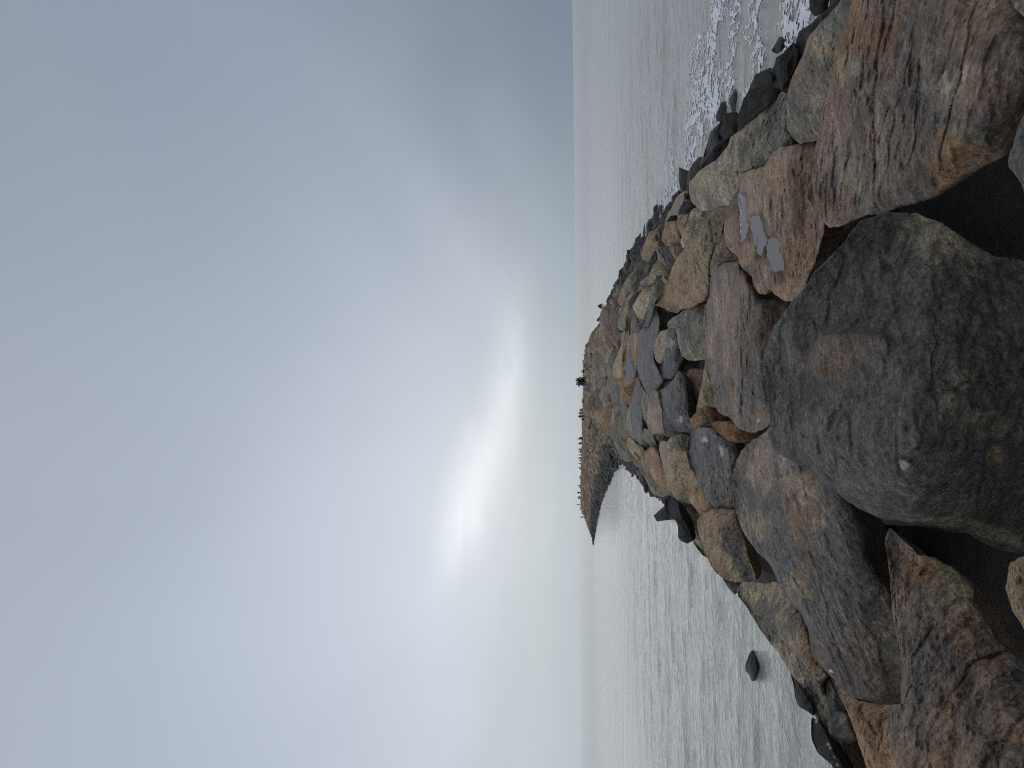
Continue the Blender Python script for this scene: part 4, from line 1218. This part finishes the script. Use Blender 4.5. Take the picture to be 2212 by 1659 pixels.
# (view, x of head, x of feet, y, pose, skirt, top colour, lower colour, label)
PEOPLE = [
 ('Q', 480, 602, 365, 'sit', False, DRED, DRED, 'person in dark red sitting nearest to the close standing group'),
 ('Q', 500, 602, 328, 'sit', False, DRED, BLK, 'person in dark red and black sitting topmost in the picture'),
 ('Q', 392, 655, 500, 'wide', False, TANC, BRN, 'standing person in a beige long shirt at the edge of the close group'),
 ('Q', 365, 655, 532, 'stand', False, BLK, BLK, 'standing person all in black beside the beige shirt'),
 ('Q', 385, 655, 580, 'stand', False, BLK, NVY, 'standing person with black top and navy trousers inside the close group'),
 ('Q', 368, 655, 618, 'raise', False, BLU, BLU, 'standing person in blue denim raising a white-cuffed arm'),
 ('Q', 540, 712, 678, 'bend', False, GRY, BLK, 'person in grey stooping beside the close group'),
 ('Q', 595, 765, 745, 'sit', False, WHT, BLK, 'person in a white shirt with dark straps, sitting lowest in the close group'),
 ('Q', 438, 582, 1185, 'stand', True, TEAL, TEAL, 'person in teal, uppermost in the picture of the four together'),
 ('Q', 422, 590, 1250, 'stride', False, PNK, GRY, 'person in pinkish grey next to the teal one'),
 ('Q', 415, 602, 1322, 'wide', False, BLK, BLK, 'tall person in black among the four together'),
 ('Q', 482, 602, 1388, 'stand', False, BLK, BLK, 'small child in black beside the tall one'),
 ('S', 306, 436, 198, 'stand', True, REDC, DRED, 'person in a dark red long dress on the far arm'),
 ('S', 330, 436, 182, 'stand', False, DRED, BLK, 'person in maroon and black just behind the dark red dress'),
 ('S', 315, 426, 272, 'stand', False, GRY, GRY, 'thin person in pale grey standing alone on the far arm'),
 ('S', 320, 424, 372, 'raise', False, GRY, BLU, 'person in grey lifting a hand, on the far arm'),
 ('S', 325, 420, 408, 'wide', False, NVY, BLK, 'person in dark clothes elbows out beside the grey one'),
 ('S', 310, 414, 462, 'stand', True, NVY, BLK, 'person in navy, widest dark figure in the middle of the far row'),
 ('S', 318, 412, 512, 'wide', False, NVY, GRY, 'person in navy with grey trousers next to the widest dark figure'),
 ('S', 328, 410, 552, 'stand', False, GRY, GRY, 'small pale grey person just beside the bright red one'),
 ('S', 318, 410, 597, 'stand', True, REDC, REDC, 'person in a bright red full-length dress on the far arm'),
 ('S', 324, 402, 690, 'bend', False, BRN, BRN, 'person in brown bending forward on the far arm'),
 ('S', 334, 390, 802, 'sit', False, REDC, BLK, 'person in red sitting on the far arm'),
 ('S', 328, 386, 832, 'bend', False, BLK, BLK, 'person in black leaning beside the sitting red one'),
 ('S', 348, 386, 860, 'sit', False, BLK, BLK, 'person in black sitting low beside the leaning one'),
 ('S', 312, 384, 965, 'raise', False, BLK, BLK, 'person in black with one arm up on the far arm'),
 ('S', 330, 384, 988, 'sit', False, BLK, NVY, 'person in black crouching below the one with an arm up'),
 ('S', 300, 388, 1078, 'raise', False, BLK, BLK, 'person in black taking a picture, arms lifted high'),
 ('S', 308, 380, 1145, 'stand', False, NVY, GRY, 'person in navy, upper one of a far pair in the picture'),
 ('S', 302, 380, 1166, 'wide', False, GRY, BLK, 'person in grey, lower one of a far pair in the picture'),
 ('S', 290, 358, 1275, 'stand', False, BLK, BLK, 'lone dark person standing highest near the tip'),
 ('S', 335, 368, 1325, 'sit', False, BLK, BLK, 'dark person sitting just past the lone standing one'),
 ('S', 350, 376, 1362, 'sit', False, BRN, BLK, 'person in brown sitting lower toward the tip'),
 ('S', 360, 390, 1410, 'sit', False, BLK, GRY, 'dark person sitting nearest the tip'),
 ('S', 345, 410, 1478, 'stride', False, GRY, BLK, 'last person, in grey, walking down to the tip'),
]
FR['Q'] = (2200, 1400, 5.53); FR['S'] = (2200, 1680, 4.1475)
rp = np.random.default_rng(2)
for (vw, xh, xf, yy, ps, skirt, ct, cb, lab) in PEOPLE:
    key = (ps, skirt)
    if key not in PM: PM[key] = person_meshes(ps, skirt)
    body, top, low, hair = PM[key]
    ht = {'sit': 1.20, 'bend': 1.52, 'raise': 1.74}.get(ps, 1.72)
    hd, ft = P2('%s %f %f' % (vw, xh, yy))[0], P2('%s %f %f' % (vw, xf, yy))[0]
    real = {'sit': 1.12, 'bend': 1.5}.get(ps, 1.68)
    if 'child' in lab: real = 1.05
    dist = real * FPX / (ft[0] - hd[0])
    lo, hi = (92, 125) if vw == 'Q' and yy < 900 else ((140, 165) if vw == 'Q' else (165, 250))
    dist = float(np.clip(dist, lo, hi))
    scl = (ft[0] - hd[0]) * dist / FPX / ht
    scl = float(np.clip(scl, 0.6, 1.12))
    d = ray(*ft)[0]
    p_ = EYE + d * (dist / (d @ FWD))
    e_ = link('person', None)
    e_.location = tuple(p_)
    e_.rotation_euler = (0, 0, rp.uniform(0, 2 * math.pi) if ps != 'raise' else R(190))
    e_.scale = (scl * 1.18, scl * 1.18, scl)
    tag(e_, lab, 'person', 'people on the breakwater')
    link('body', body, SKIN, e_)
    for nm, me, cl_ in (('shirt', top, ct), ('skirt' if skirt and ps != 'sit' else 'trousers', low, cb)):
        m2 = me.copy(); m2.materials.clear()
        link(nm, m2, cloth(cl_), e_)
    link('hair', hair, HAIR, e_)
    if 'straps' in lab:
        v, f_ = ico(1)
        link('backpack', np_mesh('backpack', v * np.array([.15, .10, .2]) + np.array([0, .17, .78]), f_, True), cloth(BLK), e_)
    # the stone under their feet
    sh = SH2[rp.integers(16)]
    V = (sh * 0.75) @ rot_random(rp, 0.1).T
    V[:, 2] -= V[:, 2].max() * 0.9
    col, kk = stone_colour(V + p_, rp, p_[0])
    ob = link('boulder', np_mesh('boulder', V, F2, False, col, kk), ROCK, breakwater)
    ob.location = tuple(p_)

# pale sliver (a feather or shell) on the purple-grey boulder
hits = [o_ for o_ in bpy.data.objects if o_.get('label', '').startswith('great purple-grey')][0]
bpy.context.view_layer.update()
q0 = P2('F 355 1082 380 1112')
dg = bpy.context.evaluated_depsgraph_get()
ok = []
for q in q0:
    d = ray(*q)[0]
    hit = scene.ray_cast(dg, Vector(EYE), Vector(d))
    ok.append(np.array(hit[1]) if hit[0] else EYE + d * 4)
a, b = ok
up_ = np.array([0, 0, .012]); sd = np.cross(b - a, [0, 0, 1]); sd = sd / np.linalg.norm(sd) * 0.016
mid = (a + b) / 2
V = np.array([a, mid + sd, b, mid - sd, mid + up_ * 2, a * .7 + b * .3 + up_]) + up_ * .4
Fs_ = np.array([[0, 1, 4], [1, 2, 4], [2, 3, 4], [3, 0, 4], [0, 3, 1], [1, 3, 2]])
fe = link('feather', np_mesh('feather', V, Fs_, True), plain('feather_white', (.75, .70, .58), .7))
tag(fe, 'small cream-white feather lying on the purple-grey tapering boulder', 'feather')
